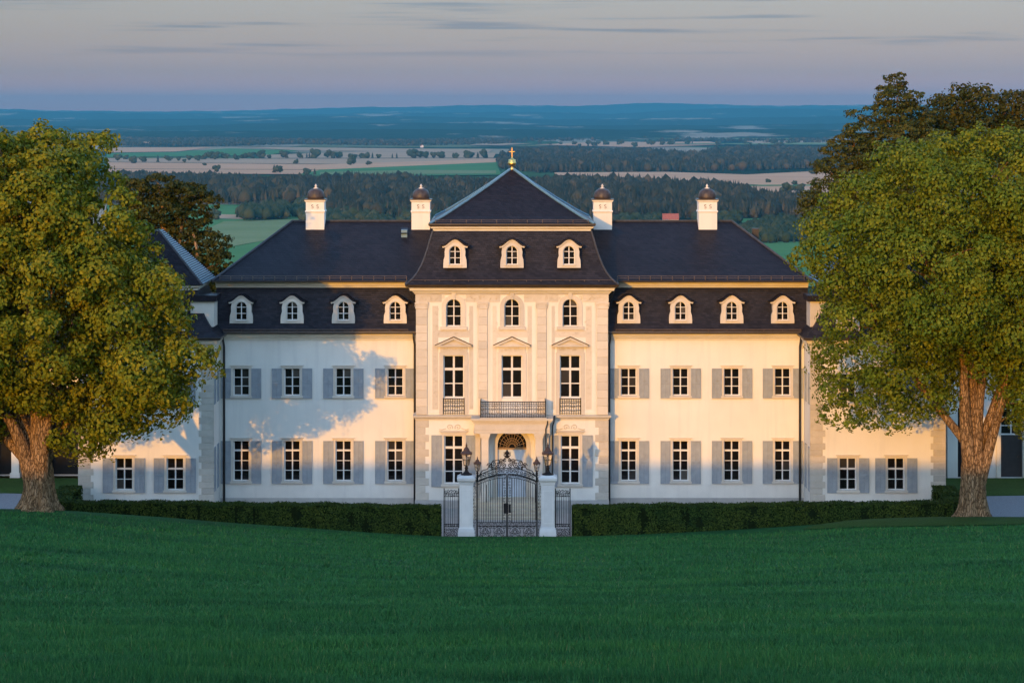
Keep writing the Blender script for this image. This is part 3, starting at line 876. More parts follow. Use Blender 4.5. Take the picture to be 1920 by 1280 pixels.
# tall windows of the main floor with pediments
for x in CX:
    w, z0, z1 = 1.07, 5.71, 7.91
    h = z1-z0
    o = window(palace, x, PY+.17, z0, w, h, [1, 1, .92], 2, False, .06, .10, .05, .13)
    mb = MB(); yf, yb = -.17-.045, -.17+.02
    zb = 4.87 - z0
    for s in (-1, 1):
        mb.box(min(s*w/2, s*(w/2+.21)), max(s*w/2, s*(w/2+.21)), yf, yb, zb, h)
    mb.box(-w/2-.21, w/2+.21, yf, yb, h, h+.16); mb.box(-w/2-.16, w/2+.16, yf-.012, yb, h+.16, h+.46)
    mb.build('surround', MAT['stone_light'], o)
    rr = random.Random(int(x*10)+99); mb = MB()
    for k in range(18):
        mb.tube([(px_, yf-.016, pz) for px_, pz in spiral(rr.uniform(-.55, .55), h+.31+rr.uniform(-.06, .06), rr.uniform(.04, .09), 1, rr.uniform(0, 6), rr.choice((-1, 1)), 8)], .012, 4, False)
    tag(mb.build('frieze_relief', MAT['stone_light'], o), kind='stuff')
    # pediment
    zb = h+.46; hw = .92; ht = .42
    mb = MB(); mb.box(-hw, hw, yf-.20, yb, zb, zb+.07)
    mb.strip([(-hw-.02, zb+.075), (0, zb+ht+.07), (hw+.02, zb+.075)], [(-hw+.22, zb+.073), (0, zb+ht-.04), (hw-.22, zb+.073)], yf-.22, yb)
    mb.prism([(-hw+.2, zb+.071), (hw-.2, zb+.071), (0, zb+ht-.06)], yf-.05, yb)
    mb.build('pediment', MAT['stone_light'], o)
    MB().strip([(-hw-.05, zb+.085), (0, zb+ht+.105), (hw+.05, zb+.085)], [(-hw-.05, zb+.065), (0, zb+ht+.072), (hw+.05, zb+.065)], yf-.25, yb).build('pediment_flashing', MAT['gutter'], o)
    # parapet below the side windows with an iron railing; the middle one opens on the balcony
    MB().box(-w/2, w/2, -.10, .0, 4.87-z0, -.02).build('parapet', MAT['stone_light'], o)

def railing(mb, pts, z0, z1, step=.115):
    """wrought iron railing along a polyline of (x, y)"""
    for i in range(len(pts)-1):
        a, b_ = Vector(pts[i]), Vector(pts[i+1]); Ld = (b_-a).length; n = max(1, int(Ld/step))
        for zz, r in ((z0+.05, .014), (z1, .022), (z1-.10, .012)):
            mb.tube([(a.x, a.y, zz), (b_.x, b_.y, zz)], r, 4)
        for k in range(n+1):
            p = a + (b_-a)*k/n
            mb.tube([(p.x, p.y, z0), (p.x, p.y, z1)], .014, 4)
            if k < n:
                d = (b_-a).normalized()
                for zc, rr_ in ((z0+.2, .045), (z0+.42, .05), (z0+.6, .04)):
                    q = a + (b_-a)*(k+.5)/n
                    pts2 = [(q.x+d.x*c, q.y+d.y*c, zz) for c, zz in spiral(0, zc, rr_, 1.0, k*1.9, 1 if k % 2 else -1, 7)]
                    mb.tube(pts2, .012, 3, False)
    for p in pts: mb.tube([(p[0], p[1], z0), (p[0], p[1], z1+.05)], .024, 6)
for x in (-3.0, 3.0):
    mb = MB(); railing(mb, [(x-.535, PY-.06), (x+.535, PY-.06)], 4.88, 5.68); mb.build('window_railing', MAT['iron'], palace)

# portico with the balcony on top
pt = MB().box(-1.92, 1.92, -2.35, PY-.02, 4.10, 4.58).build('portico', MAT['stone_light'], palace)
mb = MB()
for z0, z1, e in ((4.06, 4.10, .03), (4.22, 4.26, .02), (4.58, 4.66, .05), (4.66, 4.74, .12), (4.74, 4.84, .17)):
    mb.box(-1.92-e, 1.92+e, -2.35-e, PY-.018, z0, z1)
mb.build('entablature', MAT['stone'], pt)
for s in (-1, 1):
    for xa, xb, y0, y1 in ((1.20, 1.56, -2.28, -1.92), (1.62, 1.88, -1.5, PY-.02)):
        a, b_ = sorted((s*xa, s*xb)); mb = MB()
        mb.box(a, b_, y0, y1, .62, 3.86); mb.box(a-.05, b_+.05, y0-.05, y1, .62, .86); mb.box(a-.03, b_+.03, y0-.03, y1, 3.80, 3.86)
        mb.box(a-.06, b_+.06, y0-.06, y1, 3.86, 3.96); mb.box(a-.09, b_+.09, y0-.09, y1, 3.96, 4.06)
        mb.build('pier', MAT['stone_light'], pt)
bal = MB().box(-1.64, 1.75, -2.48, PY-.01, 4.845, 4.88).build('balcony', MAT['stone'], palace)
mb = MB(); railing(mb, [(-1.60, PY-.05), (-1.60, -2.42), (1.70, -2.42), (1.70, PY-.05)], 4.88, 5.68); mb.build('railing', MAT['iron'], bal)
# door with fanlight in the portico
door = MB().box(-.74, .74, PY+.14, PY+.24, .62, 3.10).build('door', MAT['door'], palace)
mb = MB()
for s in (-1, 1):
    a, b_ = sorted((s*.06, s*.66))
    for z0, z1 in ((.75, 1.35), (1.45, 2.25), (2.35, 2.98)):
        mb.box(a, b_, PY+.12, PY+.139, z0, z1); mb.box(a+.07, b_-.07, PY+.105, PY+.121, z0+.07, z1-.07)
mb.build('door_panel', MAT['door'], door)
MB().lathe([(.01,1.70),(.03,1.72),(.035,1.75),(.03,1.78),(.01,1.80)], .05, PY+.09, 8).build('door_handle', MAT['iron'], door)
w = .74
inner = [(w, .62)] + arc(0, 3.29, w, 0, 180, 18) + [(-w, .62)]
outer = [(w+.2, .62)] + arc(0, 3.29, w+.2, 0, 180, 18) + [(-w-.2, .62)]
MB().strip(outer, inner, PY-.05, PY+.2).build('door_surround', MAT['stone_light'], palace)
fan = MB().prism([(w, 3.10)] + arc(0, 3.29, w, 0, 180, 18) + [(-w, 3.10)], PY+.2, PY+.22).build('fanlight', MAT['glass'], palace)
mb = MB()
for k in range(13):
    a = R(180*k/12); c, s_ = math.cos(a), math.sin(a)
    mb.tube([(.16*c, PY+.17, 3.16+.16*s_), (.70*c, PY+.17, 3.16+.82*s_)], .009, 4)
    mb.tube([(.30*math.cos(a)+.035*math.cos(t), PY+.165, 3.17+.34*s_+.035*math.sin(t)) for t in [j*1.05 for j in range(7)]], .006, 3, False)
for r_ in (.16, .42, .62): mb.tube([(x_, PY+.168, 3.16+(z_-3.16)*1.1) for x_, z_ in arc(0, 3.16, r_, 0, 180, 14)], .010, 4)
mb.box(-.74, .74, PY+.10, PY+.25, 3.04, 3.12)
mb.build('fanlight_grille', MAT['grille'], fan)
# perron
st = MB().box(-2.1, 2.0, -2.75, PY-.03, 0, .62).build('perron', MAT['step'], palace)
for i in range(4):
    MB().box(-2.1-.0*i, 2.0, -2.75-.36*(i+1), -2.752-.36*i, 0, .62-.125*(i+1)).build('step', MAT['step'], st)
for s in (-1, 1):
    mb = MB(); x = -.05+s*1.25
    mb.tube([(x, -2.7, 1.5), (x, -4.2, .95)], .022, 5); mb.tube([(x, -2.7, .6), (x, -2.7, 1.5)], .02, 5); mb.tube([(x, -4.2, 0), (x, -4.2, .95)], .02, 5)
    mb.tube([(x, -3.45, .3), (x, -3.45, 1.22)], .016, 5)
    mb.build('handrail', MAT['iron'], st)
# ground floor windows of the pavilion
for x in (-3.0, 3.0):
    w, z0, z1 = .98, 1.29, 3.79
    o = window(palace, x, PY+.15, z0, w, z1-z0, [1, 1, 1, .95], 3, False, .06, .09, .045, .12)
    surround(o, w, z1-z0, .14, -.15, -.185, .14, .11)
    for s in (-1, 1):
        put(shutter_mesh(.54, 2.66), 'shutter', o, (s*(w/2+.125+.27), -.15-.085, -.14))
    mb = MB()
    mb.box(-.75, .75, -.15-.10, -.15+.01, 2.70, 2.76)
    for s in (-1, 1):
        mb.tube([(s*a, -.17, b_) for a, b_ in spiral(.22, 2.92, .17, 1.3, 3.6, -1, 16)], .026, 5)
        mb.tube([(s*.40, -.17, 2.86), (s*.60, -.17, 2.80), (s*.76, -.17, 2.82)], .022, 5)
    mb.build('scroll_ornament', MAT['stone_light'], o)
for s in (-1, 1):
    quoins(s*PW, -s, PY, .47, 4.58, 11, .66, .48)

# --- side pavilions
SPY, SX0, SX1 = -2.5, 15.2, 22.05
for s in (-1, 1):
    cx = s*(SX0+SX1)/2; hw = (SX1-SX0)/2
    wxs = [s*17.15, s*19.75] if s < 0 else [17.1, 19.55]
    holes = []
    for x in wxs: holes += [(x-.435, x+.435, 1.20, 2.84), (x-.415, x+.415, 5.67, 7.10)]
    wall_holes('wall', cx-hw, cx+hw, WZ0, 9.0, SPY, holes)
    for x in wxs:
        wing_window(x, 1.20, 2.84, .87, [1, 1, 1], 2, SPY)
        wing_window(x, 5.67, 7.10, .83, [1, 1, 1], None, SPY)
    hd = 3.0; cy = SPY + hd
    mb = MB()
    for sx in (-1, 1):
        a, b_ = sorted((cx+sx*hw, cx+sx*(hw-.3))); mb.box(a, b_, SPY+.001, SPY+2*hd, WZ0, 9.0)
    mb.box(cx-hw, cx+hw, SPY+2*hd-.3, SPY+2*hd, WZ0, 9.0)
    mb.build('wall', MAT['plaster'], palace)
    # folded shutters on the return wall facing the court
    for z0, hh in ((1.08, 2.25), (5.52, 1.58)):
        put(shutter_mesh(.52, hh), 'shutter', palace, (s*SX0 - s*.045, SPY+1.55, z0), (0, 0, R(-s*90)))
        put(shutter_mesh(.52, hh), 'shutter', palace, (s*SX0 - s*.045, SPY+.45, z0), (0, 0, R(-s*90)))
    quoins(s*SX0, s, SPY, .0, 8.5, 26, .74, .60)
    quoins(s*SX1, -s, SPY, .0, 8.5, 26, .74, .60)
    MB().rects(cx, cy, [(hw-.02, hd-.02, 8.46), (hw+.06, hd+.06, 8.48), (hw+.08, hd+.08, 8.58), (hw+.2, hd+.2, 8.66), (hw+.24, hd+.24, 8.80), (hw+.3, hd+.3, 8.84), (hw-.05, hd-.05, 8.85)]).build('cornice', MAT['cornice'], palace)
    MB().rects(cx, cy, [(hw+.2, hd+.2, 8.86), (hw+.40, hd+.40, 8.865), (hw+.43, hd+.43, 8.98), (hw+.36, hd+.36, 8.99), (hw+.2, hd+.2, 8.92)]).build('gutter', MAT['gutter'], palace)
    prof = [(.36,8.94),(.24,9.02),(.02,9.22),(-.24,9.55),(-.48,9.98),(-.70,10.5),(-.90,11.05),(-.98,11.28)]
    MB().rects(cx, cy, [(hw+o_, hd+o_, z) for o_, z in prof], False, True).build('roof', MAT['slate_steep'], palace)
    MB().rects(cx, cy, [(hw-1.02, hd-1.02, 11.27), (hw-.94, hd-.94, 11.29), (hw-.92, hd-.92, 11.38), (hw-.80, hd-.80, 11.44), (hw-.77, hd-.77, 11.53), (hw-1.0, hd-1.0, 11.545)], True, True).build('cornice', MAT['cornice'], palace)
    ew, ed = hw-.66, hd-.66
    rf = MB().loft([[(cx-ew,cy-ed,11.58),(cx+ew,cy-ed,11.58),(cx+ew,cy+ed,11.58),(cx-ew,cy+ed,11.58)],
                    [(cx-.08-s*.15,cy-.45,14.25),(cx+.08-s*.15,cy-.45,14.25),(cx+.08-s*.15,cy+.45,14.25),(cx-.08-s*.15,cy+.45,14.25)]], True, True).build('roof', MAT['slate'], palace)
    mb = MB()
    for ax in (-1, 1):
        for ay in (-1, 1): mb.tube([(cx+ax*ew, cy+ay*ed, 11.60), (cx+ax*.08-s*.15, cy+ay*.45, 14.27)], .06, 6)
    mb.build('hip_capping', MAT['ridge'], rf)
    # ribs on the court-facing slate slope; their blue is painted sky reflection
    mb = MB()
    for k in range(30):
        t = (k+.5)/30
        xx = (cx-s*ew)*(1-t) + (cx-s*.08-s*.15)*t; zz = 11.58*(1-t)+14.25*t; dd = ed*(1-t)+.45*t
        mb.tube([(xx-s*.02, cy-dd+.03, zz+.03), (xx-s*.02, cy+dd-.03, zz+.03)], .040, 5)
    mb.build('slate_course', MAT['sky_lead'], rf)
    for x in wxs: dormer(x, SPY-.02, 9.30)
    # link dormer on the slope that looks to the court: cheek and small roof
    dx = s*(SX0+.05)
    a, b_ = sorted((dx, s*(SX0+1.25)))
    d = MB().box(a, b_, SPY+.55, SPY+1.85, 9.45, 10.75).build('dormer', MAT['stone_light'], palace)
    MB().box(min(dx-s*.15, s*(SX0+1.4)), max(dx-s*.15, s*(SX0+1.4)), SPY+.40, SPY+2.0, 10.76, 11.06).build('dormer_roof', MAT['slate'], d)
    # downpipes
    x = s*14.98
    MB().tube([(s*15.0,-.48,8.95),(s*15.0,-.46,8.75),(s*14.99,-.35,8.5),(x,-.15,8.25),(x,-.12,8.0),(x,-.12,0)], .062, 8).build('downpipe', MAT['pipe'], palace, smooth_=True)
    x = s*5.06
    MB().tube([(s*5.1,-.50,8.95),(s*5.1,-.45,8.7),(x,-.14,8.35),(x,-.12,8.1),(x,-.12,0)], .06, 8).build('downpipe', MAT['pipe'], palace, smooth_=True)
    MB().tube([(s*5.30,-1.0,11.45),(s*5.30,-.8,11.25),(s*5.1,-.15,10.75),(s*5.05,.05,10.5)], .06, 8).build('downpipe', MAT['pipe'], palace, smooth_=True)
for x, dx in ((1.72, .12), (2.08, .02)):
    MB().tube([(x+.1,-2.45 if dx > .1 else -1.5,4.86),(x+.08,-2.46 if dx > .1 else -1.5,4.55),(x,-2.42 if dx > .1 else -1.42,4.3),(x,-2.40 if dx > .1 else -1.38,3.0),(x,-2.40 if dx > .1 else -1.38,.6)], .035, 6).build('downpipe', MAT['pipe'], palace, smooth_=True)

# --- chimneys
for x in (-10.70, -4.96, 4.93, 10.64):
    yc = 5.22; w = .50
    ch = MB().rects(x, yc, [(w, w, 13.2), (w, w, 14.98), (w+.035, w+.035, 15.0), (w+.05, w+.05, 15.05), (w+.03, w+.03, 15.09), (w, w, 15.10), (w, w, 15.55), (w+.05, w+.05, 15.58), (w+.08, w+.08, 15.66)], False, True).build('chimney', MAT['plaster'], palace)
    MB().rects(x, yc, [(w+.10, w+.10, 15.665), (w+.10, w+.10, 15.71), (w-.02, w-.02, 15.72)], True, True).build('cap_slab', MAT['gutter'], ch)
    MB().lathe([(.47,15.70),(.47,15.82),(.46,15.95),(.42,16.08),(.34,16.18),(.22,16.25),(.10,16.28)], x, yc, 16).build('dome', MAT['dome'], ch, smooth_=True)
    MB().lathe([(.14,16.26),(.13,16.30),(.05,16.33),(.05,16.36),(.075,16.40),(.05,16.45),(.01,16.52)], x, yc, 10).build('finial', MAT['stone_light'], ch, smooth_=True)
    for dx in (-.14, .14):
        mb = MB()
        sg = 1 if dx < 0 else -1
        pts = [(x+dx+.05*math.cos(R(20+250*i/7)), 15.36+.05*math.sin(R(20+250*i/7))) for i in range(8)] + [(x+dx+.05*math.cos(R(90-250*i/7)), 15.26+.05*math.sin(R(90-250*i/7))) for i in range(1, 8)]
        mb.tube([(a, yc-w-.012, b_) for a, b_ in pts], .013, 5)
        mb.build('wall_anchor', MAT['copper'], ch)
h = MB().box(-5.98, -5.66, 4.0, 4.45, 13.6, 14.08).build('roof_hatch', MAT['sky_lead'], palace)
MB().add([(-6.0,3.93,13.9),(-5.64,3.93,13.9),(-5.64,4.5,14.16),(-6.0,4.5,14.16),(-6.0,3.93,13.87),(-5.64,3.93,13.87),(-5.64,4.5,14.13),(-6.0,4.5,14.13)], [(0,1,2,3),(4,7,6,5),(0,4,5,1),(1,5,6,2),(2,6,7,3),(3,7,4,0)]).build('hatch_lid', MAT['glass'], h)
MB().box(13.2, 13.55, 6.0, 6.3, 13.2, 14.05).build('roof_vent', MAT['pipe'], palace)

# ------------------------------------------------------------------ side buildings half hidden by the trees
def side_building(s, label):
    o = thing('side_building', label, 'building', (s*28.5, 8.2, 0))
    put_ = lambda mb, nm, mt: mb.build(nm, MAT[mt], o)
    x0, x1 = -5.4, 8.0
    f = lambda a, b_: (min(s*a, s*b_), max(s*a, s*b_))
    if s < 0:
        put_(MB().box(*f(x0, x1), 1.2, 6, -.1, 6.2), 'wall', 'plaster')
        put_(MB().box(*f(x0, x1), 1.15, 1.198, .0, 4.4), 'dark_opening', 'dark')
        for a in (-5.2, -2.35, -.9, .75, 3.0, 5.3):
            mb = MB(); p, q = f(a, a+.42); mb.box(p, q, 0, .42, 0, 4.3); mb.box(p-.07, q+.07, -.07, .49, 0, .25); mb.box(p-.07, q+.07, -.07, .49, 4.2, 4.4)
            put_(mb, 'pillar', 'plaster')
        put_(MB().box(*f(x0-.1, x1), -.1, 1.2, 4.402, 4.9), 'beam', 'plaster')
    else:
        wx = (3.2, 4.6)
        holes = [(-1.15, .10, .0, 4.35), (-3.55, -2.9, 0.0, 3.9)]
        wall = wall_holes('wall', x0, x1, -.1, 6.2, 0, holes, .4, o)
        p = MB().box(-1.15, .10, .25, .32, 0, 2.35).build('door', MAT['pipe'], o)
        MB().box(-.15, -.07, .2, .25, 1.1, 1.2).build('handle', MAT['copper'], p)
        wdw = window(o, -.525, .22, 2.36, 1.25, 1.98, [1, 1, 1, 1], None, False, .08, .06, .05, mat='frame')
        mb = MB()
        for a, b_ in ((-1.39, -1.15), (.10, .34)): mb.box(a, b_, -.06, .01, 0, 4.35)
        mb.box(-1.45, .40, -.08, .01, 4.35, 4.62); mb.build('surround', MAT['cornice'], o)
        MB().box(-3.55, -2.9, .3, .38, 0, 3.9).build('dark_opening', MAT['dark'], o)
        MB().box(-4.75, -4.45, -.25, -.002, 0, 6.0).build('pillar', MAT['pipe'], o)
        MB().box(-4.2, -3.7, -.35, -.002, 0, 6.0).build('pillar', MAT['plaster'], o)
    MB().alongx([(-.6, 6.2), (-.6, 6.3), (3, 9.0), (6.6, 6.3), (6.6, 6.2)], *f(x0-.3, x1+.3)).build('roof', MAT['slate'], o)
    return o
side_building(-1, 'low white outbuilding with dark arcade of pillars behind the yellow-leaved tree trunk')
side_building(1, 'low white outbuilding with brown-framed glazed door behind the tree with gravel drive')

# ------------------------------------------------------------------ gate, pillars, lanterns, fence panels
GX, GY = -.235, -9.0
def lantern(name, label, x, y, z, k, group, stem=True):
    """six-sided street lantern; k scales it (1 = 1.34 m tall)"""
    o = thing(name, label, 'lantern', (x, y, z), group)
    MB().lathe([(.26*k,0),(.25*k,.03*k),(.14*k,.07*k),(.07*k,.16*k),(.055*k,.24*k),(.09*k,.27*k),(.06*k,.31*k),(.05*k,.36*k),(.12*k,.39*k)] if stem else
               [(.06*k,-.3*k),(.05*k,.2*k),(.09*k,.27*k),(.06*k,.31*k),(.05*k,.36*k),(.12*k,.39*k)], 0, 0, 10).build('stem', MAT['iron'], o, smooth_=True)
    ring = lambda r, z_, n=6: [(r*math.cos(2*math.pi*(i+.5)/n), r*math.sin(2*math.pi*(i+.5)/n), z_) for i in range(n)]
    MB().loft([ring(.115*k, .41*k), ring(.225*k, .86*k)], True, True).build('glass', MAT['lantern_glass'], o)
    mb = MB()
    for i in range(6):
        mb.tube([ring(.122*k, .39*k)[i], ring(.235*k, .87*k)[i]], .014*k, 4)
    for r_, z_ in ((.122*k, .40*k), (.180*k, .63*k), (.235*k, .865*k)):
        rr_ = ring(r_, z_); mb.tube(rr_ + [rr_[0]], .011*k, 4, False)
    mb.build('cage', MAT['iron'], o)
    mb = MB(); mb.loft([ring(.22*k,.87*k), ring(.285*k,.875*k), ring(.275*k,.93*k), ring(.17*k,.99*k), ring(.13*k,1.06*k), ring(.12*k,1.10*k), ring(.05*k,1.16*k), ring(.02*k,1.18*k)], True, True)
    mb.build('lantern_roof', MAT['copper'], o)
    MB().lathe([(.03*k,1.16*k),(.05*k,1.19*k),(.03*k,1.22*k),(.045*k,1.25*k),(.02*k,1.29*k),(.006*k,1.36*k)], 0, 0, 8).build('finial', MAT['copper'], o, smooth_=True)
    MB().lathe([(.012*k,.42*k),(.014*k,.60*k),(.03*k,.64*k),(.03*k,.72*k),(.01*k,.76*k)], 0, 0, 8).build('lamp_holder', MAT['pillar'], o)
    return o
for s, side in ((-1, 'on the pillar beside the hedge under the tree-shaded wing'), (1, 'on the pillar beside the hedge under the sunlit wing')):
    px_ = GX + s*1.945
    o = thing('gate_pillar', ('white stone gate pillar nearer the tree-shaded wing, panelled shaft and moulded cap' if s < 0 else
                              'white stone gate pillar nearer the fully sunlit wing, panelled shaft and moulded cap'), 'pillar', (px_, GY, 0), 'white pillars of the entrance gate')
    MB().rects(0, 0, [(.40, .40, -.3), (.40, .40, .42), (.385, .385, .50), (.36, .36, .58)], True, True).build('base', MAT['pillar'], o)
    sh = MB().rects(0, 0, [(.345, .345, .581), (.32, .32, .66), (.32, .32, 2.66)], True, True).build('shaft', MAT['pillar'], o)
    mb = MB()
    for a, b_, c, d in ((-.25, -.21, .8, 2.4), (.21, .25, .8, 2.4), (-.21, .21, .8, .84), (-.21, .21, 2.36, 2.40)): mb.box(a, b_, -.335, -.319, c, d)
    mb.build('raised_panel', MAT['pillar'], sh)
    MB().rects(0, 0, [(.33, .33, 2.661), (.35, .35, 2.70), (.35, .35, 2.76), (.40, .40, 2.84), (.43, .43, 2.88), (.44, .44, 3.0), (.36, .36, 3.04), (.30, .30, 3.10)], True, True).build('cap', MAT['pillar'], o)
    lantern('pillar_lantern', ('large six-sided lantern standing on the gate pillar nearer the tree-shaded wing' if s < 0 else
                               'large six-sided lantern standing on the gate pillar nearer the fully sunlit wing'), px_, GY, 3.10, 1.13, 'large lanterns on the gate pillars')
    lantern('gate_lantern', ('small lantern on a stem over the gate shoulder nearer the tree-shaded wing' if s < 0 else
                             'small lantern on a stem over the gate shoulder nearer the fully sunlit wing'), GX + s*1.42, GY, 2.98, .74, 'small lanterns above the gate', False)

gate = thing('entrance_gate', 'closed double-leaf wrought iron gate with arched top and scrolled crest', 'gate', (GX, GY, .03))
HW = 1.44
def arch_z(x): return 3.07 - .36*(abs(x)/HW)**2
def sc(mb, cx, cz, r, turns, a0, sg, rad=.013, y=0, n=12): mb.tube([(a, y, b_) for a, b_ in spiral(cx, cz, r, turns, a0, sg, n)], rad*1.35, 4, False)
for s in (-1, 1):
    leaf = None
    mb = MB()
    xs_ = [s*(.03 + (HW-.06)*i/10) for i in range(11)]
    mb.tube([(x, 0, arch_z(x)) for x in xs_], .032, 6); mb.tube([(x, 0, arch_z(x)-.14) for x in xs_], .016, 5)
    mb.box(*sorted((s*.005, s*.05)), -.03, .03, .03, arch_z(0)); mb.box(*sorted((s*(HW-.05), s*HW)), -.03, .03, .03, arch_z(HW))
    for z_ in (.06, .62, .78): mb.box(*sorted((s*.052, s*(HW-.052))), -.02, .02, z_-.018, z_+.018)
    mb.box(*sorted((s*.20, s*.22)), -.012, .012, .8, arch_z(.2)-.14)
    leaf = mb.build('gate_leaf', MAT['iron'], gate)
    mb = MB()
    for i in range(11):
        x = s*(.24 + (HW-.34)*i/10)
        mb.tube([(x, 0, .79), (x, 0, arch_z(x)-.15)], .015, 4)
    tag(mb.build('bars', MAT['iron'], leaf), kind='stuff')
    mb = MB()
    for i in range(16):
        z_ = .88 + (arch_z(0)-1.1)*i/15; sc(mb, s*.125, z_, .058, 1.1, i*2.1, 1 if i % 2 else -1, .009)
    for i in range(14):
        x = s*(.1 + (HW-.2)*i/13); sc(mb, x, arch_z(x)-.07, .05, 1.1, i*1.7, 1 if i % 2 else -1, .008)
        sc(mb, x, .70, .05, 1.1, i*1.3, 1 if i % 2 else -1, .008)
    for cx in (.38, 1.04):
        for q in range(12): pass
        mb.tube([(s*cx+.26*math.cos(t), 0, .34+.26*math.sin(t)) for t in [k*math.pi/10 for k in range(21)]], .013, 4, False)
        for q in range(6):
            a = q*math.pi/3; sc(mb, s*cx+.13*math.cos(a), .34+.13*math.sin(a), .10, 1.3, a, 1 if q % 2 else -1, .011)
        for dx, dz in ((-.27,-.22),(.27,-.22),(-.27,.22),(.27,.22)): sc(mb, s*cx+dx, .34+dz, .07, 1.2, dx*9, 1, .010)
    tag(mb.build('scrollwork', MAT['iron'], leaf), kind='stuff')
    # fixed lattice post between leaf and pillar
    mb = MB()
    for x in (HW+.03, HW+.21): mb.box(*sorted((s*(x-.016), s*(x+.016))), -.02, .02, .0, 2.78)
    for z_ in (.03, 2.74): mb.box(*sorted((s*(HW+.02), s*(HW+.22))), -.018, .018, z_-.015, z_+.015)
    for i in range(17):
        sc(mb, s*(HW+.12), .14 + 2.5*i/16, .075, 1.0, i*2.4, 1 if i % 2 else -1, .009)
    sc(mb, s*(HW+.10), 2.86, .10, 1.3, 1.5, s, .014)
    mb.build('side_lattice', MAT['iron'], gate)
# overthrow: second arch, running scrolls and the crest
mb = MB()
up = lambda x: 3.38 - .40*(abs(x)/HW)**2.2
xs_ = [-1.36 + 2.72*i/20 for i in range(21)]
mb.tube([(x, 0, up(x)) for x in xs_], .022, 5)
mb.tube([(x, 0, arch_z(x)+.05) for x in xs_], .016, 5)
ov = mb.build('overthrow', MAT['iron'], gate)
mb = MB()
for i in range(15):
    x = -1.22 + 2.44*i/14; sc(mb, x, (up(x)+arch_z(x)+.05)/2, .10, 1.4, i*1.1, 1 if i < 7 else -1, .014)
for s in (-1, 1):
    mb.tube([(s*1.36, 0, 2.98), (s*1.18, 0, 3.26), (s*.95, 0, 3.33), (s*.84, 0, 3.48), (s*.66, 0, 3.72), (s*.42, 0, 3.78), (s*.26, 0, 3.62), (s*.14, 0, 3.80), (s*.05, 0, 3.96)], .022, 5)
    for cx, cz, r_, a, sg in ((.84, 3.50, .13, 0, 1), (.62, 3.60, .15, 2, -1), (.42, 3.50, .14, 1, 1), (.30, 3.70, .12, 3, -1), (.16, 3.50, .13, 0, 1), (.14, 3.76, .10, 2, 1), (.52, 3.42, .09, 0, -1), (.72, 3.38, .08, 1, 1)):
        sc(mb, s*cx, cz, r_, 1.5, a if s > 0 else math.pi-a, sg*s, .017)
    sc(mb, s*.11, 4.02, .11, 1.2, 1 if s > 0 else 2.1, s, .018)
    sc(mb, s*1.40, 3.02, .09, 1.3, 0, s, .015)
tag(mb.build('scrollwork', MAT['iron'], ov), kind='stuff')
MB().lathe([(.01,3.84),(.07,3.88),(.09,3.95),(.06,4.0),(.10,4.05),(.11,4.12),(.06,4.18),(.03,4.24),(.005,4.30)], 0, 0, 8).build('crest_finial', MAT['iron'], ov)
lb = MB().box(-.17, .06, -.06, .05, 1.22, 1.70).build('lock_box', MAT['iron'], gate)
MB().box(.07, .18, -.05, -.03, 1.26, 1.66).build('lock_plate', MAT['iron'], lb)
for s in (-1, 1):
    o = thing('fence_panel', ('narrow wrought iron fence panel between gate pillar and the hedge below the tree-shaded wing' if s < 0 else
                              'narrow wrought iron fence panel between gate pillar and the hedge below the sunlit wing'), 'fence', (GX+s*2.66, GY, 0), 'iron fence panels beside the gate')
    for x in (-.35, .35): MB().box(x-.025, x+.025, -.025, .025, -.2, 2.45).build('post', MAT['iron'], o)
    mb = MB()
    for z_ in (.05, .62, .74, 2.06, 2.2): mb.box(-.324, .324, -.016, .016, z_-.015, z_+.015)
    mb.build('rails', MAT['iron'], o)
    mb = MB()
    for i in range(6): mb.tube([(-.27+.54*i/5, 0, .63), (-.27+.54*i/5, 0, 2.2)], .015, 4)
    tag(mb.build('bars', MAT['iron'], o), kind='stuff')
    mb = MB()
    for i in range(5):
        x = -.26+.52*i/4; sc(mb, x, 2.30, .08, 1.2, i*1.6, 1 if i % 2 else -1, .012); sc(mb, x, 2.13, .055, 1.1, i*2, -1 if i % 2 else 1, .009); sc(mb, x, .68, .05, 1.1, i, 1, .009)
        for z_ in (.16, .30, .46): sc(mb, x, z_, .085, 1.3, i*1.3+z_*9, 1 if i % 2 else -1, .011)
    tag(mb.build('scrollwork', MAT['iron'], o), kind='stuff')

# ------------------------------------------------------------------ foliage helpers
def leaves_mesh(name, P, Nrm, size, mat, rs, bend=.25, aspect=.7, jitter=.35, nz=.38):
    """one bent four-cornered leaf per point (two triangles), facing roughly Nrm"""
    n = len(P)
    Nn = Nrm + rs.normal(0, nz, (n, 3)); Nn /= np.linalg.norm(Nn, axis=1, keepdims=True) + 1e-9
    A = np.cross(Nn, rs.normal(0, 1, (n, 3))); A /= np.linalg.norm(A, axis=1, keepdims=True) + 1e-9
    B = np.cross(Nn, A)
    sz = size*(1 + rs.uniform(-jitter, jitter, (n, 1)))
    v0 = P - A*sz*.5; v1 = P + B*sz*.5*aspect + Nn*sz*bend*.5; v2 = P + A*sz*.5; v3 = P - B*sz*.5*aspect + Nn*sz*bend*.5
    V = np.stack([v0, v1, v2, v3], 1).reshape(-1, 3)
    i = np.arange(n)*4
    F = np.concatenate([np.stack([i, i+1, i+2], 1), np.stack([i, i+2, i+3], 1)])
    return fast_mesh(name, V, F, mat)

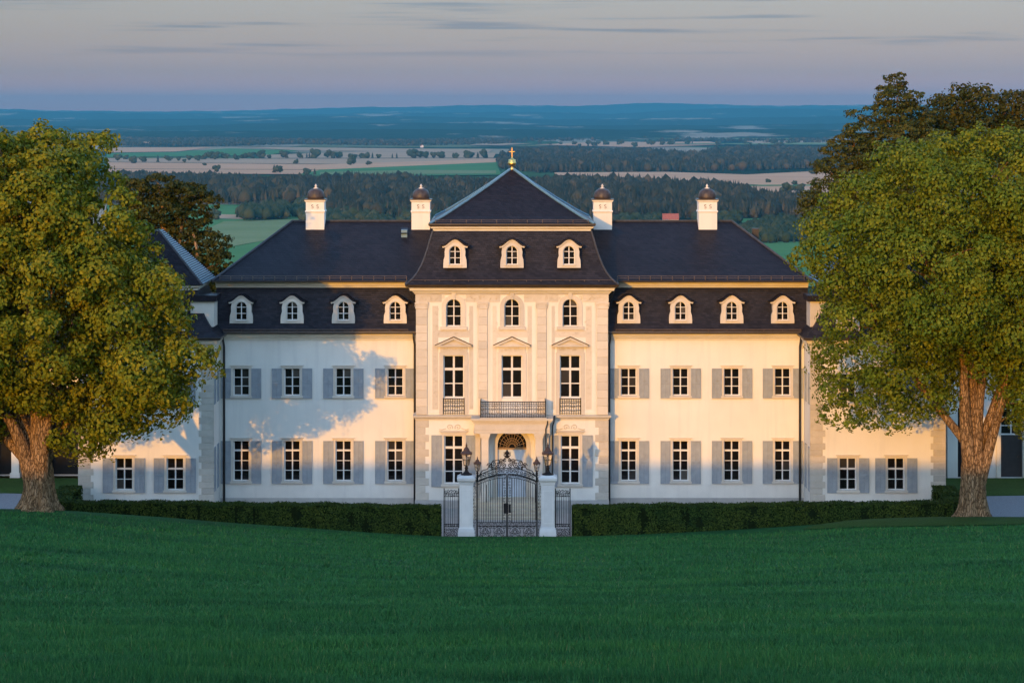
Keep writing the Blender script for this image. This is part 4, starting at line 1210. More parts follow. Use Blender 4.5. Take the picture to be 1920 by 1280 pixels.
def crown_points(lobes, n_clump, per, rc, rs, shell=.55, flat=1.0, dens=None):
    """leaf points in puffs spread over the lobes, with hollows between; lobes = (cx, cy, cz, rx, ry, rz)"""
    L_ = np.array(lobes, dtype=float)
    wgt = (L_[:, 3]*L_[:, 4] + L_[:, 3]*L_[:, 5] + L_[:, 4]*L_[:, 5])
    if dens is not None: wgt = wgt*np.array(dens)
    wgt /= wgt.sum()
    cens, dirs = [], []
    n_try = n_clump*12
    k = rs.choice(len(L_), n_try, p=wgt)
    d = rs.normal(0, 1, (n_try, 3)); d /= np.linalg.norm(d, axis=1, keepdims=True)
    r = shell + (1-shell)*rs.uniform(0, 1, (n_try, 1))**.6
    c = L_[k, :3] + d*r*L_[k, 3:]
    for i in range(n_try):
        q = (c[i] - L_[:, :3])/L_[:, 3:]
        inner = (np.sqrt((q*q).sum(1)) < .72); inner[k[i]] = False
        if inner.any() and rs.rand() > .22: continue
        if cens:
            dd = np.array(cens) - c[i]
            if ((dd*dd).sum(1) < (.86*rc)**2).any(): continue
        cens.append(c[i]); dirs.append(d[i])
        if len(cens) >= n_clump: break
    cen, d = np.array(cens), np.array(dirs); n = len(cen)
    cs = rc*(.38 + .95*rs.uniform(0, 1, (n, 1))**1.2)
    q = rs.normal(0, 1, (n, per, 3)); q /= np.linalg.norm(q, axis=2, keepdims=True)
    q = q + .50*d[:, None, :] + np.array([0, 0, .35]); q /= np.linalg.norm(q, axis=2, keepdims=True)
    rad = rs.uniform(.40, 1.08, (n, per, 1))**.6
    lump = 1 + .22*np.sin(q[..., 0:1]*7+cen[:, None, 0:1]*3)*np.sin(q[..., 2:3]*6+cen[:, None, 1:2]*5)
    P = cen[:, None, :] + q*rad*lump*cs[:, None, :]*np.array([1, 1, .78*flat])
    keep = rs.rand(n, per) < np.clip((cs/rc)**2*.75, .15, 1)
    return P[keep], q[keep], cen

def limb(mb, p0, p1, r0, r1, rs, n=7, sag=.12, sides=8):
    p0, p1 = Vector(p0), Vector(p1); pts = []; rr_ = []
    Ld = (p1-p0).length
    side = Vector(rs.normal(0, 1, 3)); side.z *= .3
    for i in range(n+1):
        t = i/n
        p = p0.lerp(p1, t) + side*sag*Ld*math.sin(math.pi*t)*.35 + Vector((0, 0, 1))*Ld*.10*math.sin(math.pi*t)
        pts.append(p); rr_.append(r0 + (r1-r0)*t**.8)
    mb.tube(pts, rr_, sides); return pts

def trunk_mesh(base, r, h, rs, lean=(0, 0), flare=1.5, sides=64, rings=44, top_scale=.88):
    """fluted trunk with root flare"""
    mb = MB(); ph = rs.uniform(0, 6.28, 4); R_ = []
    for j in range(rings+1):
        t = j/rings; z = -.5 + (h+.5)*t; zz = max(0, z)
        rad = r*(1 + (flare-1)*math.exp(-zz/.45))*(1 - (1-top_scale)*t)*math.sqrt(max(.02, 1 - max(0, (t-.62)/.38)**2))
        ring = []
        for k in range(sides):
            a = 2*math.pi*k/sides
            fl = 1 + .10*math.sin(5*a+ph[0]+.25*z)*(1+1.2*math.exp(-zz/.6)) + .05*math.sin(9*a+ph[1]-.4*z) + .035*math.sin(17*a+ph[2]+1.1*math.sin(2.3*z)) + .03*math.sin(27*a+ph[3]+1.7*math.sin(3.1*z+a)) + rs.normal(0, .012)
            ring.append((base[0]+lean[0]*t+rad*fl*math.cos(a), base[1]+lean[1]*t+rad*fl*math.sin(a), base[2]+z))
        R_.append(ring)
    mb.loft(R_, False, True); return mb

def big_tree(name, label, px, py_base, Y, lobes_px, leaf_mat, n_clump, per, leaf, rc, trunk_r, fork, seed, depth=.95, shell=.55, n_limb=6, flat=1.0, base_z=None, trunk_h=None, n_fine=60, stems=()):
    rs = np.random.RandomState(seed)
    bx_, bz = PX(px, py_base, Y)
    if base_z is not None: bz = base_z
    sc_ = (Y-CAM_Y)/FPX
    o = thing(name, label, 'tree', (bx_, Y, bz))
    lobes = []; dens = []
    for l in lobes_px:
        x, z = PX(l[0], l[1], Y); rx, rz = l[2]*sc_, l[3]*sc_
        dy = l[4] if len(l) > 4 else rs.uniform(-.25, .25)*rx
        dens.append(l[5] if len(l) > 5 else 1.0)
        lobes.append((x-bx_, dy, z-bz, rx, min(rx, 1.4*rz)*depth + .25*rz, rz))
    th = trunk_h or fork
    mb = trunk_mesh((0, 0, 0), trunk_r, th, rs)
    # limbs fan out of the trunk top towards the lobes
    order = sorted(lobes, key=lambda q: -q[3]*q[5])[:max(n_limb, 3)]
    tips = []
    for spx, spy, sdy, sr in stems:
        x, z = PX(spx, spy, Y)
        st = ((x-bx_)*.10, -trunk_r*.12, th*.30)
        pts = limb(mb, st, (x-bx_, sdy-.3, z-bz), sr*1.45, sr*.62, rs, 12, .05, 16)
        pts2 = limb(mb, pts[-1], (x-bx_ + (x-bx_)*.8, sdy, z-bz+3.5), sr*.55, .06, rs, 6, .15, 8)
        tips += pts[3:] + pts2
    for i, q in enumerate(order):
        a = 2*math.pi*i/len(order)
        st = (trunk_r*.25*math.cos(a), trunk_r*.25*math.sin(a)+.15, th*rs.uniform(.55, .85))
        pts = limb(mb, st, (q[0], q[1], q[2]+.15*q[5]), trunk_r*rs.uniform(.40, .55), .05, rs, 9, .2)
        tips += pts[3:]
    P, Nn, cen = crown_points(lobes, n_clump, per, rc, rs, shell, flat, dens)
    idx = rs.choice(len(cen), min(n_fine, len(cen)), replace=False)
    for i in idx:
        c = Vector(cen[i]); t = min(tips, key=lambda q: (q-c).length + (2.0 if q.z > c.z else 0))
        if (t-c).length < 7: limb(mb, t, c, .055, .015, rs, 5, .25, 5)
    mb.build('trunk', MAT['bark'], o, smooth_=True)
    me = leaves_mesh('crown', P, Nn, leaf, leaf_mat, rs)
    put(me, 'crown', o)
    return o

left_lobes = [(85,342,100,80,3.2),(10,400,130,120),(-60,330,110,90),(150,306,40,38,4.0),(185,430,70,70),(170,500,120,110),(250,560,75,80),(225,620,105,100),(80,600,150,140),(295,682,75,60,-1.6,.55),(198,732,88,62,0,.55),(262,762,58,40,-1.2,.42),(342,702,46,50,-2.4,.6),(120,715,85,60),(-40,745,90,60),(140,800,42,32,0,.6),(-120,500,150,220),(-100,720,130,100),(290,620,45,60)]
big_tree('maple_tree', 'broad golden-green tree on the lawn edge overlapping the tree-shaded wing', 72, 955, -18, left_lobes, MAT['maple'], 400, 860, .185, 1.15, .60, 2.7, 11, stems=((15,770,-.3,.30),(62,690,.2,.27),(88,690,-.5,.24),(112,720,-.2,.26)))
right_lobes = [(1730,372,115,75),(1865,362,140,100),(1650,420,85,75),(1605,480,85,85),(1548,480,45,52,0,.7),(1740,520,160,140),(1900,560,150,150),(1640,620,95,110),(1590,700,50,60,0,.7),(1605,755,62,46,0,.6),(1690,735,75,55),(1765,665,60,55,1.8),(1935,690,75,75),(1850,640,70,60,2.0),(1990,480,150,200),(2000,700,120,110)]
big_tree('linden_tree', 'broad dense green tree on a grassy mound overlapping the palace end beside the gravel', 1826, 972, -12, right_lobes, MAT['linden'], 500, 640, .165, 1.12, .56, 4.0, 23, shell=.6, stems=((1802,690,-.4,.28),(1822,640,.2,.27),(1842,680,-.3,.23),(1880,735,-.2,.22)))
big_tree('pine_tree', 'dark pine with layered branches rising behind the dense green tree', 1690, 900, 15, [(1680,155,16,18),(1684,185,34,26),(1650,218,48,20),(1712,220,42,24),(1690,262,60,36),(1630,250,45,20),(1605,280,55,24),(1655,300,75,34),(1735,290,60,40),(1585,315,50,24),(1635,340,85,36),(1700,340,80,45),(1570,345,42,20),(1542,372,40,16),(1590,380,62,24),(1660,395,90,34),(1528,394,26,12),(1700,430,90,40),(1720,520,90,50)],
         MAT['pine'], 900, 120, .17, .55, .42, 14, 31, flat=.6, base_z=-.4, trunk_h=17, n_limb=10)
big_tree('oak_tree', 'darker rounded tree behind the dense green tree, against the sky', 1850, 900, 22, [(1790,215,45,38),(1760,240,40,30),(1835,200,45,28),(1880,210,45,32),(1930,220,60,40),(1820,260,90,50),(1910,270,90,50),(1780,290,60,40)],
         MAT['oak'], 300, 150, .21, .75, .5, 9, 37, base_z=-.4, trunk_h=12)
big_tree('oak_tree', 'dark reddish-brown tree rising behind the palace roof beside the golden tree', 320, 700, 20, [(262,362,32,26),(298,346,40,18),(350,364,48,18),(388,382,26,12),(290,395,60,26),(345,408,52,20),(376,420,26,12),(310,440,70,24),(380,452,40,16),(410,462,18,9),(335,478,70,24),(398,486,34,14),(418,496,18,9),(290,500,60,30),(360,520,60,26),(400,540,30,14)],
         MAT['oak'], 560, 130, .19, .52, .5, 8, 41, base_z=-.4, trunk_h=10, flat=.62, n_limb=9)

# ------------------------------------------------------------------ hedges
def hedge(label, pts, zt, width, seed, dens=620):
    """clipped hedge along a polyline; zt = top height at each point"""
    rs = np.random.RandomState(seed)
    x0, y0 = pts[0]
    o = thing('hedge', label, 'hedge', (x0, y0, 0), 'clipped hedges in front of the palace')
    mb = MB(); Ps, Ns = [], []
    for (a, za), (b_, zb) in zip(zip(pts[:-1], zt[:-1]), zip(pts[1:], zt[1:])):
        a2, b2 = np.array(a), np.array(b_); d = b2-a2; Ld = np.linalg.norm(d); d /= Ld; nrm = np.array([d[1], -d[0]])
        hw = width/2
        c = []
        for p, z in ((a2, za), (b2, zb)):
            for k, zz in ((1, -.3), (1, z-.05), (-1, z-.05), (-1, -.3)):
                q = p + nrm*k*(hw-.06) - np.array([x0, y0]); c.append((q[0], q[1], zz))
        mb.add(c, [(0,1,5,4),(1,2,6,5),(2,3,7,6),(0,3,2,1),(4,5,6,7),(3,0,4,7)])
        zm = (za+zb)/2
        for face, area in (('f', Ld*(zm+.3)), ('b', Ld*(zm+.3)*.35), ('t', Ld*width*1.4), ('e', width*zm*2)):
            n = int(area*dens)
            t = rs.uniform(0, 1, n); z_top = za+(zb-za)*t
            base = a2 + (b2-a2)*t[:, None] - np.array([x0, y0])
            wob = .05*np.sin(t*Ld*2.3+seed) + .04*np.sin(t*Ld*7.1+np.sin(t*Ld)) - .055*(np.sin(t*Ld*3.1+2*seed+3*np.sin(t*Ld*.83)+1.7*np.sin(t*Ld*2.1)) > .95)
            if face in 'fb':
                k = 1 if face == 'f' else -1
                u = rs.uniform(-.3, 1, n); z = u*z_top*np.where(u > 0, 1, 1)
                off = (hw + wob + .03*np.sin(z*6+t*Ld*3) + rs.normal(0, .02, n))*k
                p = np.column_stack([base + nrm*off[:, None], np.clip(z, -.3, 9)]); nn = np.tile([nrm[0]*k, nrm[1]*k, .25], (n, 1))
            elif face == 't':
                u = rs.uniform(-1, 1, n); p = np.column_stack([base + nrm*(u*hw)[:, None], z_top + rs.normal(0, .026, n) + .03*np.sin(t*Ld*3.1) + .02*np.sin(t*Ld*.9+seed)]); nn = np.tile([0, 0, 1.], (n, 1))
            else:
                e_ = rs.randint(0, 2, n); u = rs.uniform(-1, 1, n); v = rs.uniform(0, 1, n)
                base = np.where(e_[:, None] == 0, a2, b2) - np.array([x0, y0]); zt_ = np.where(e_ == 0, za, zb)
                p = np.column_stack([base + nrm*(u*hw)[:, None] + d*((e_*2-1)*.03)[:, None], v*zt_]); nn = np.column_stack([np.outer(e_*2-1, d), np.full(n, .2)])
            Ps.append(p); Ns.append(nn)
    mb.build('hedge_core', MAT['hedge_core'], o)
    put(leaves_mesh('foliage', np.concatenate(Ps), np.concatenate(Ns), .085, MAT['hedge'], rs), 'foliage', o)
    return o
hedge('long dark clipped hedge along the tree-shaded wing, ending at the iron gate', [(-3.42,-9.4),(-21.6,-9.4)][::-1], [1.90,1.66], .9, 3)
hedge('long dark clipped hedge along the sunlit wing, ending at the iron gate', [(2.90,-9.4),(20.9,-9.4)], [1.66,1.86], .9, 4)
hedge('short low hedge turning back towards the palace beside the golden tree trunk', [(-22.2,-3.6),(-21.9,-8.6)], [1.62,1.70], 1.1, 5)
hedge('short low hedge turning back towards the palace beside the mound tree trunk', [(21.4,-8.6),(21.7,-3.6)], [1.68,1.62], 1.1, 6)

# ------------------------------------------------------------------ the valley: fields, woods, hills
def plain_pt(px, py, z=PLAIN):
    d = (CAM_Z - z)*FPX/(py-215.0)
    return (px-960.0)*d/FPX, d + CAM_Y
def field(pxpoly, mat, lift, label=None):
    pts = []
    n = len(pxpoly)
    for i in range(n):
        (xa, ya), (xb, yb) = pxpoly[i], pxpoly[(i+1) % n]
        for k in range(4):
            t = k/4; pts.append(plain_pt(xa+(xb-xa)*t, ya+(yb-ya)*t))
    o = MB().add([(x, y, PLAIN+lift) for x, y in pts], [tuple(range(len(pts)))]).build('field', MAT[mat])
    return tag(o, kind='structure')
FIELDS = [
    # (photo outline on the valley floor, material)
    ([(200,384),(560,384),(640,415),(560,470),(500,520),(200,520)], 'f_green'),
    ([(385,402),(480,404),(540,410),(480,412),(385,410)], 'f_tan'),
    ([(420,416),(560,412),(560,440),(400,470),(300,470)], 'f_pale'),
    ([(1380,411),(1560,412),(1600,424),(1400,424)], 'f_green'),
    ([(1360,455),(1620,455),(1680,540),(1360,540)], 'f_green'),
    ([(200,277),(400,277),(330,285),(200,287)], 'f_beige'),
    ([(200,288),(330,286),(430,279),(560,283),(500,292),(200,296)], 'f_green'),
    ([(440,276),(925,281),(915,287),(560,283)], 'f_tan'),
    ([(480,292),(700,285),(930,288),(925,297),(500,298)], 'f_tan'),
    ([(200,298),(500,299),(930,298),(930,306),(600,309),(200,305)], 'f_tan'),
    ([(200,306),(600,310),(930,300),(930,317),(620,320),(200,318)], 'f_beige'),
    ([(560,322),(930,306),(940,330),(560,334)], 'f_green'),
    ([(200,319),(600,321),(560,329),(200,327)], 'f_beige'),
    ([(600,325),(800,321),(930,322),(930,328),(600,330)], 'f_pale'),
    ([(1040,326),(1250,325),(1400,330),(1560,322),(1640,322),(1640,350),(1460,352),(1200,336),(1040,331)], 'f_beige'),
    ([(1380,353),(1640,351),(1640,368),(1420,366)], 'f_beige'),
    ([(1360,350.5),(1640,349.5),(1640,351.5),(1360,352.5)], 'f_green'),
    ([(960,256),(1240,257),(1560,254),(1560,262),(1200,265),(960,262)], 'f_pale'),
    ([(1100,269),(1330,267),(1360,273),(1200,278),(1000,273)], 'f_beige'),
    ([(1380,262),(1560,258),(1560,270),(1420,272)], 'f_tan'),
    ([(560,258),(720,260),(650,263),(540,262)], 'f_tan'),
    ([(200,266),(420,268),(400,271),(200,272)], 'f_pale'),
    ([(900,270),(1000,271),(940,275),(880,274)], 'f_tan'),
]
rf_ = random.Random(4)
for k in range(34):                                        # narrow far strips of farmland
    cx, cy = rf_.uniform(180, 1620), rf_.uniform(243.5, 274)
    if cy > 262 and 420 < cx < 980: continue
    w, hh = rf_.uniform(40, 150), rf_.uniform(.5, 1.0)*(cy-236)*.06
    FIELDS.append(([(cx-w, cy-hh*rf_.random()), (cx+w*.4, cy-hh), (cx+w, cy-hh*.3), (cx+w*.8, cy+hh), (cx-w*.7, cy+hh*.8)], rf_.choice(('f_beige', 'f_tan', 'f_pale', 'f_pale', 'f_green'))))
for i, (p, mt) in enumerate(FIELDS):
    field(p, mt, .5 + .25*i)

rs = np.random.RandomState(77)
def conifer_tpl():
    V, F = [], []
    n = 6
    for z0, z1, r in ((.12, .62, .20), (.42, 1.0, .145)):
        o = len(V)
        for k in range(n): V.append((r*math.cos(2*math.pi*k/n), r*math.sin(2*math.pi*k/n), z0))
        V.append((0, 0, z1)); F += [(o+k, o+(k+1) % n, o+n) for k in range(n)]
    return np.array(V), np.array(F)
def blob_tpl(seed):
    r_ = np.random.RandomState(seed)
    bm = bmesh.new(); bmesh.ops.create_icosphere(bm, subdivisions=1, radius=.5)
    V = np.array([v.co[:] for v in bm.verts]); F = np.array([[v.index for v in f.verts] for f in bm.faces]); bm.free()
    V *= (1 + r_.uniform(-.28, .28, (len(V), 1))); V[:, 2] = V[:, 2]*.95 + .52; V[:, :2] *= .9
    return V, F
def scatter(P, H, tpl, wid, rs):
    V, F = tpl; n = len(P)
    a = rs.uniform(0, 6.28, n); c, s_ = np.cos(a), np.sin(a)
    w = wid*H*rs.uniform(.75, 1.3, n)
    X = (V[None, :, 0]*c[:, None] - V[None, :, 1]*s_[:, None])*w[:, None] + P[:, 0:1]
    Y = (V[None, :, 0]*s_[:, None] + V[None, :, 1]*c[:, None])*w[:, None] + P[:, 1:2]
    Z = V[None, :, 2]*H[:, None] + P[:, 2:3]
    VV = np.stack([X, Y, Z], -1).reshape(-1, 3)
    FF = (F[None] + (np.arange(n)*len(V))[:, None, None]).reshape(-1, 3)
    return VV, FF
def in_poly(x, y, poly):
    inside = np.zeros(len(x), bool); n = len(poly); j = n-1
    for i in range(n):
        xi, yi = poly[i]; xj, yj = poly[j]
        hit = ((yi > y) != (yj > y)) & (x < (xj-xi)*(y-yi)/(yj-yi+1e-12)+xi)
        inside ^= hit; j = i
    return inside
def wood(name, pxpoly, spacing, hmin, hmax, conif, seed, rise=None):
    """a wood on the valley floor inside the outline given on the plain; one mass of small trees"""
    rs = np.random.RandomState(seed)
    pts = []
    n = len(pxpoly)
    for i in range(n):
        (xa, ya), (xb, yb) = pxpoly[i], pxpoly[(i+1) % n]
        for k in range(6):
            pts.append(plain_pt(xa+(xb-xa)*k/6, ya+(yb-ya)*k/6))
    arr = np.array(pts); lo, hi = arr.min(0), arr.max(0)
    cnt = int((hi[0]-lo[0])*(hi[1]-lo[1])/spacing**2)
    x = rs.uniform(lo[0], hi[0], cnt); y = rs.uniform(lo[1], hi[1], cnt)
    k = in_poly(x, y, pts); x, y = x[k], y[k]
    z = np.full(len(x), PLAIN)
    if rise: z = z + rise(x, y)
    H = rs.uniform(hmin, hmax, len(x))*(1+.18*np.sin(x*.011+seed)*np.sin(y*.007))
    c = rs.uniform(0, 1, len(x)) < conif
    Vs, Fs, off = [], [], 0
    for m_, tpl, w in ((c, conifer_tpl(), .80), (~c, blob_tpl(seed), 1.0)):
        if m_.sum() == 0: continue
        V, F = scatter(np.column_stack([x, y, z])[m_], H[m_]*(1 if tpl[0].shape[0] > 13 or True else 1), tpl, w, rs)
        Vs.append(V); Fs.append(F+off); off += len(V)
    me = fast_mesh(name, np.concatenate(Vs), np.concatenate(Fs), MAT['forest'] if conif > .4 else MAT['broadleaf'])
    return tag(put(me, name), kind='stuff')
wood('forest', [(190,347),(330,343),(560,347),(940,352),(1100,350),(1330,358),(1420,375),(1620,384),(1640,411),(1380,411),(1200,413),(900,415),(640,413),(560,386),(330,384),(190,384)], 11.5, 17, 33, .88, 5)
wood('forest', [(560,386),(640,384),(760,392),(900,396),(960,398),(960,425),(600,432),(545,405)], 14, 12, 21, .35, 6)
wood('forest', [(1130,396),(1240,394),(1236,428),(1130,428)], 14, 9, 15, .15, 7)
wood('forest', [(1300,394),(1330,396),(1400,404),(1380,424),(1304,424)], 14, 10, 17, .15, 13)
wood('forest', [(935,300),(985,286),(1060,288),(1200,290),(1310,296),(1330,288),(1420,284),(1570,284),(1640,288),(1640,316),(1500,318),(1330,322),(1200,324),(1000,325),(940,318)], 19, 18, 34, .8, 8)
wood('forest', [(440,408),(470,402),(545,400),(540,412),(460,416)], 9, 12, 22, .35, 9)
wood('forest', [(1385,436),(1470,424),(1560,426),(1600,440),(1560,456),(1400,458)], 10, 10, 18, .2, 10)
wood('forest', [(190,262),(420,262),(700,266),(920,263),(990,268),(930,272),(760,275),(560,272),(420,276),(190,275)], 34, 16, 26, .6, 11)
wood('forest', [(190,250),(500,252),(900,247),(1300,250),(1640,247),(1640,252),(1300,257),(1000,255),(700,259),(400,258),(190,260)], 60, 18, 30, .6, 12)
for k in range(26):                                        # strips of woodland between the far fields
    cx, cy = rf_.uniform(180, 1620), rf_.uniform(244, 283)
    if cy > 270 and 200 < cx < 940: cy = rf_.uniform(244, 262)
    if cy > 274 and cx > 930: cy = rf_.uniform(250, 268)
    w, hh = rf_.uniform(25, 120), .35 + (cy-240)*.03
    wood('forest', [(cx-w, cy), (cx-w*.3, cy-hh), (cx+w*.5, cy-hh*.6), (cx+w, cy), (cx+w*.3, cy+hh*.5), (cx-w*.4, cy+hh*.3)], 24+(283-cy)*.9, 14, 28, .5, 100+k)
# hedgerows and scattered valley trees that can be told apart: one object each
tpl_trees = []
for sd in (3, 9, 14):
    Vs, Fs, off = [], [], 0
    r_ = np.random.RandomState(sd)
    for k in range(7):
        V, F = blob_tpl(sd*10+k); V = V.copy(); V[:, :2] *= .62; V[:, 2] *= .55
        V += np.array([r_.uniform(-.26, .26), r_.uniform(-.26, .26), -.06 + .50*r_.uniform(0, 1)])
        Vs.append(V); Fs.append(F+off); off += len(V)
    tpl_trees.append(fast_mesh('valley_tree', np.concatenate(Vs), np.concatenate(Fs), MAT['broadleaf']))
V, F = conifer_tpl(); V = V.copy(); V[:, :2] *= 1.1
tpl_trees.append(fast_mesh('valley_tree', V, F, MAT['forest']))
r2 = random.Random(21)
def valley_tree(px, py, h, where='standing singly between the pale valley fields'):
    x, y = plain_pt(px, py); me = tpl_trees[r2.choice((0, 1, 2, 0, 1, 2, 3))]
    o = put(me, 'valley_tree', None, (x, y, PLAIN+.3), (0, 0, r2.uniform(0, 6.28)), (1.45*h*r2.uniform(.8, 1.25), 1.45*h*r2.uniform(.8, 1.15), 1.25*h))
    tag(o, 'small far tree ' + where, 'tree', 'far trees ' + where)
for px in range(500, 925, 13):
    valley_tree(px+r2.uniform(-14, 14), 298+r2.uniform(-.8, .6), r2.uniform(14, 27) if r2.random() < .8 else r2.uniform(28, 36), 'in the field row between the first chimney and the gilded cross')
for px in range(380, 500, 12):
    valley_tree(px+r2.uniform(-5, 5), 299+r2.uniform(-1.5, 2.5), r2.uniform(16, 34), 'in the field row above the dark reddish tree')
for px, py, h in ((222,303,22),(236,300,16),(250,308,25),(268,305,20),(296,306,24),(312,301,16),(318,303,16),(335,303,14),(345,306,12),(355,302,18),(370,303,20),(384,312,10),(405,325,20),(514,326,22),(522,326,20),(556,308,16),(660,310,24),(655,311,14),(692,311,14),(575,329,18),(590,329,16),(1190,281,16),(1215,272,16),(1160,273,14),(1490,350,12),(1525,329,14),(1440,345,11),(1500,362,18),(1476,368,24),(402,412,16),(405,299,26)):
    valley_tree(px, py, h)
for k in range(46):
    valley_tree(r2.uniform(960, 1540), r2.choice((267, 273, 276, 271, 262)) + r2.uniform(-1, 1), r2.uniform(16, 26), 'beyond the dark wood between the gilded cross and the pine')

def house(px, py, w, d, h, roof_h, label, wall='housewall', roof='rooftile', rot=0.0, name='farmhouse', cat='house'):
    x, y = plain_pt(px, py)
    o = thing(name, label, cat, (x, y, PLAIN+.2)); o.rotation_euler = (0, 0, rot)
    MB().prism([(-w/2, 0), (w/2, 0), (w/2, h), (0, h+roof_h*.98), (-w/2, h)], 0, d).build('wall', MAT[wall], o)
    MB().strip([(-w/2-.5, h-.3), (0, h+roof_h+.35), (w/2+.5, h-.3)], [(-w/2-.5, h-.6), (0, h+roof_h), (w/2+.5, h-.6)], -.5, d+.5).build('roof', MAT[roof], o)
    for k in (-1, 1): MB().box(k*w*.25-.6, k*w*.25+.6, -.06, .02, h*.45, h*.45+1.5).build('window', MAT['glass'], o)
    return o
house(1272, 417, 12, 24, 5, 8, 'long barn with red tiled roof just above the palace roof ridge', rot=R(90), name='barn', cat='barn')
house(1490, 450, 8, 11, 7, 5, 'white gabled farmhouse among bushes beside the dense green tree', rot=.25)
house(1282, 401, 7, 10, 6, 5, 'small pale house with red roof behind the red barn')
house(1185, 399, 8, 14, 4, 3, 'low pale farm shed between the third chimney and the red barn', rot=R(80), name='farm_shed', cat='shed')
house(1163, 400, 7, 12, 4, 3, 'low pale farm shed close beside the third chimney', rot=R(80), name='farm_shed', cat='shed')
house(819, 398, 8, 13, 4, 4, 'low pale house at the forest edge beside the pyramid roof', rot=R(75))
house(1244, 397, 7, 9, 5, 4, 'pale house half hidden by trees beside the red barn')
house(792, 277, 13, 20, 8, 6, 'large pale farm building among the far dark woods', rot=.3)
house(458, 259, 24, 30, 16, 10, 'pale church-like building with gable among the far left woods', rot=.2)
house(446, 259, 16, 22, 12, 8, 'smaller pale house beside the far gabled building', rot=.2)
for k, (px, py) in enumerate(((1505,257),(1527,256),(1546,254))):
    house(px, py, 60, 30, 12, 4, ('far white hall farthest from the pine', 'far white hall in the middle of three', 'far white hall next to the pine')[k], name='hall', cat='hall')

def ridge(pyt, dist, base_drop, seed, amp, depth, label=None):
    """range of hills across the whole view; pyt = list of (px, py) of its skyline"""
    rs = np.random.RandomState(seed)
    half = dist*.36
    xs_ = np.linspace(-half, half, 420)
    px = 960 + xs_*FPX/dist
    top = CAM_Z - (np.interp(px, [a for a, b_ in pyt], [b_ for a, b_ in pyt]) - 215.0)*dist/FPX
    for k in range(1, 7):
        f = 2**k*1.7/half; top = top + amp*dist/FPX/k**1.3*np.sin(xs_*f*2+rs.uniform(0, 6.28))
    top = top + rs.normal(0, .12*dist/FPX, len(xs_))
    prof = np.array([0, .10, .22, .36, .52, .68, .82, .93, 1.0, .93, .7, .3, 0])
    V = []
    for j, p in enumerate(prof):
        yy = dist + CAM_Y + (j/8-1)*depth
        V.append(np.column_stack([xs_, np.full(len(xs_), yy), (PLAIN-5) + (top-PLAIN+5)*p]))
    V = np.concatenate(V); n = len(xs_)
    i = np.arange(len(prof)-1)[:, None]*n + np.arange(n-1)[None, :]
    F = np.stack([i, i+1, i+n+1, i+n], -1).reshape(-1, 4)
    me = fast_mesh('hills', V, F, MAT['hills'])
    return tag(put(me, 'hills'), kind='structure')
ridge([(0,244),(500,246),(960,243),(1500,241),(1920,243)], 15500, 0, 1, 1.5, 2600)
ridge([(0,233),(300,236),(640,231),(850,232),(1100,236),(1400,231),(1920,230)], 20000, 0, 2, 1.9, 3000)
ridge([(0,222),(250,224),(520,222),(800,219),(1000,222),(1250,221),(1560,218),(1920,220)], 26000, 0, 3, 2.0, 3600)
ridge([(0,213),(200,214),(420,212),(700,211),(950,209),(1150,214),(1300,208),(1600,206),(1920,208)], 33000, 0, 4, 2.6, 4000)
ridge([(0,206),(160,205),(330,207),(560,204),(700,202),(860,199),(920,198),(1000,201),(1080,201),(1180,197),(1230,195),(1330,197),(1500,195),(1600,194),(1920,196)], 41000, 0, 5, 2.4, 3600)

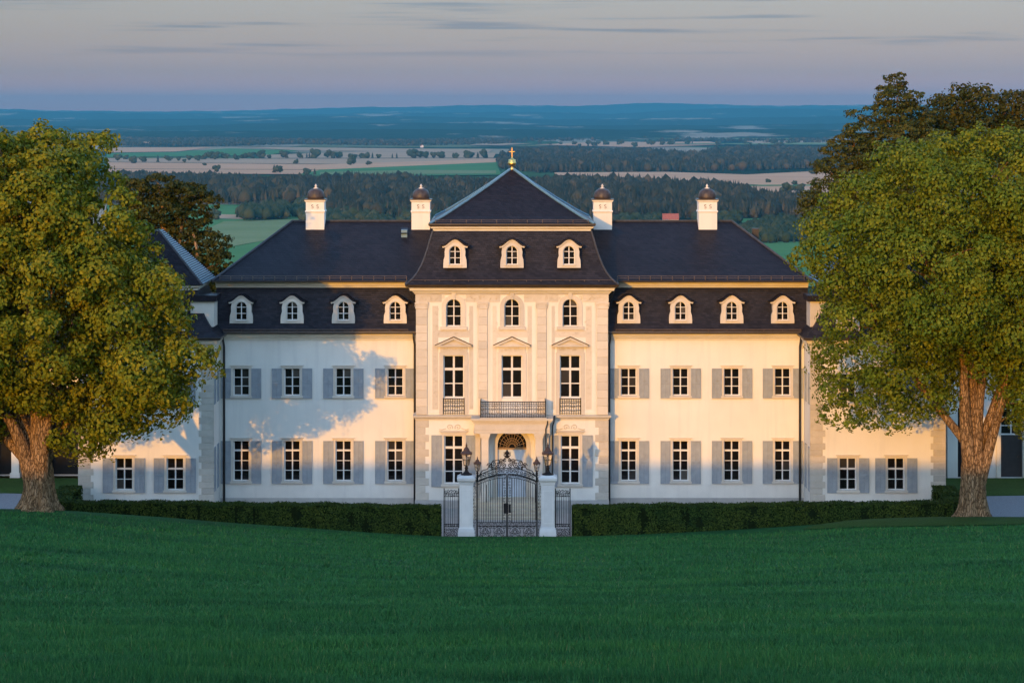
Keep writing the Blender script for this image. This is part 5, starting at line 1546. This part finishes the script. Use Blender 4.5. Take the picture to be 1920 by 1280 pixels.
# ------------------------------------------------------------------ grass blades on the lawn
def blades(n, seed):
    rs = np.random.RandomState(seed)
    d = 1/(1/25.0 + rs.uniform(0, 1, n)*(1/101.0 - 1/25.0))          # more blades where they show larger
    x = rs.uniform(-.262, .262, n)*d
    y = d + CAM_Y
    ye, ze = lawn_edge(x)
    k = y < ye + .5
    x, y, d = x[k], y[k], d[k]; n = len(x)
    wx, wy = rs.uniform(-18, 18, 90), CAM_Y + 1/(1/27.0 + rs.uniform(0, 1, 90)*(1/88.0 - 1/27.0))
    wk = np.repeat(np.arange(90), 45); m_ = len(wk)
    rw = rs.uniform(.06, .22, 90)[wk]*np.sqrt(rs.uniform(0, 1, m_)); aw = rs.uniform(0, 6.28, m_)
    tx, ty = wx[wk] + rw*np.cos(aw)*1.6, wy[wk] + rw*np.sin(aw)
    ok = np.abs(tx) < .26*(ty-CAM_Y)
    x = np.concatenate([x, tx[ok]]); y = np.concatenate([y, ty[ok]]); d = y - CAM_Y; extra = np.concatenate([np.ones(n), rs.uniform(1.4, 2.6, ok.sum())]); n = len(x)
    z = ground_h(x, y) - .025
    tall = .75 + .5*np.clip(np.sin(x*.9+np.sin(y*.7)*2)*np.sin(y*1.3), -1, 1)*.5
    h = rs.uniform(.05, .12, n)*tall*(1+.004*d)*(1+.7*np.clip((46-d)/20, 0, 1))*extra
    w = .0042*(1+d/22)
    a = rs.uniform(0, 6.28, n); lean = rs.normal(0, .045, (n, 2))
    dx, dy = np.cos(a)*w, np.sin(a)*w
    v0 = np.column_stack([x-dx, y-dy, z]); v1 = np.column_stack([x+dx, y+dy, z]); v2 = np.column_stack([x+lean[:, 0], y+lean[:, 1], z+h])
    V = np.stack([v0, v1, v2], 1).reshape(-1, 3); F = np.arange(3*n).reshape(-1, 3)
    me = fast_mesh('grass', V, F, MAT['blade'])
    return tag(put(me, 'grass'), 'short green grass covering the whole lawn slope', 'grass', kind='stuff')
blades(700000, 9)

# ------------------------------------------------------------------ haze
hz = MB().box(-15800, 15800, -800, 46500, PLAIN-60, 420).mesh('haze', None)
hm = bpy.data.materials.new('haze_air'); hm.use_nodes = True
hn = hm.node_tree.nodes; hl = hm.node_tree.links
for n in list(hn): hn.remove(n)
ho = hn.new('ShaderNodeOutputMaterial'); hv = hn.new('ShaderNodeVolumePrincipled')
hv.inputs['Color'].default_value = (.13, .44, .58, 1)
hv.inputs['Density'].default_value = 3.8e-5
hv.inputs['Anisotropy'].default_value = .55
hv.inputs['Density Attribute'].default_value = ''
hl.new(hv.outputs[0], ho.inputs['Volume'])
hz.materials.append(hm)
tag(put(hz, 'haze'), 'thin blue evening haze filling the valley air', 'haze', kind='stuff')
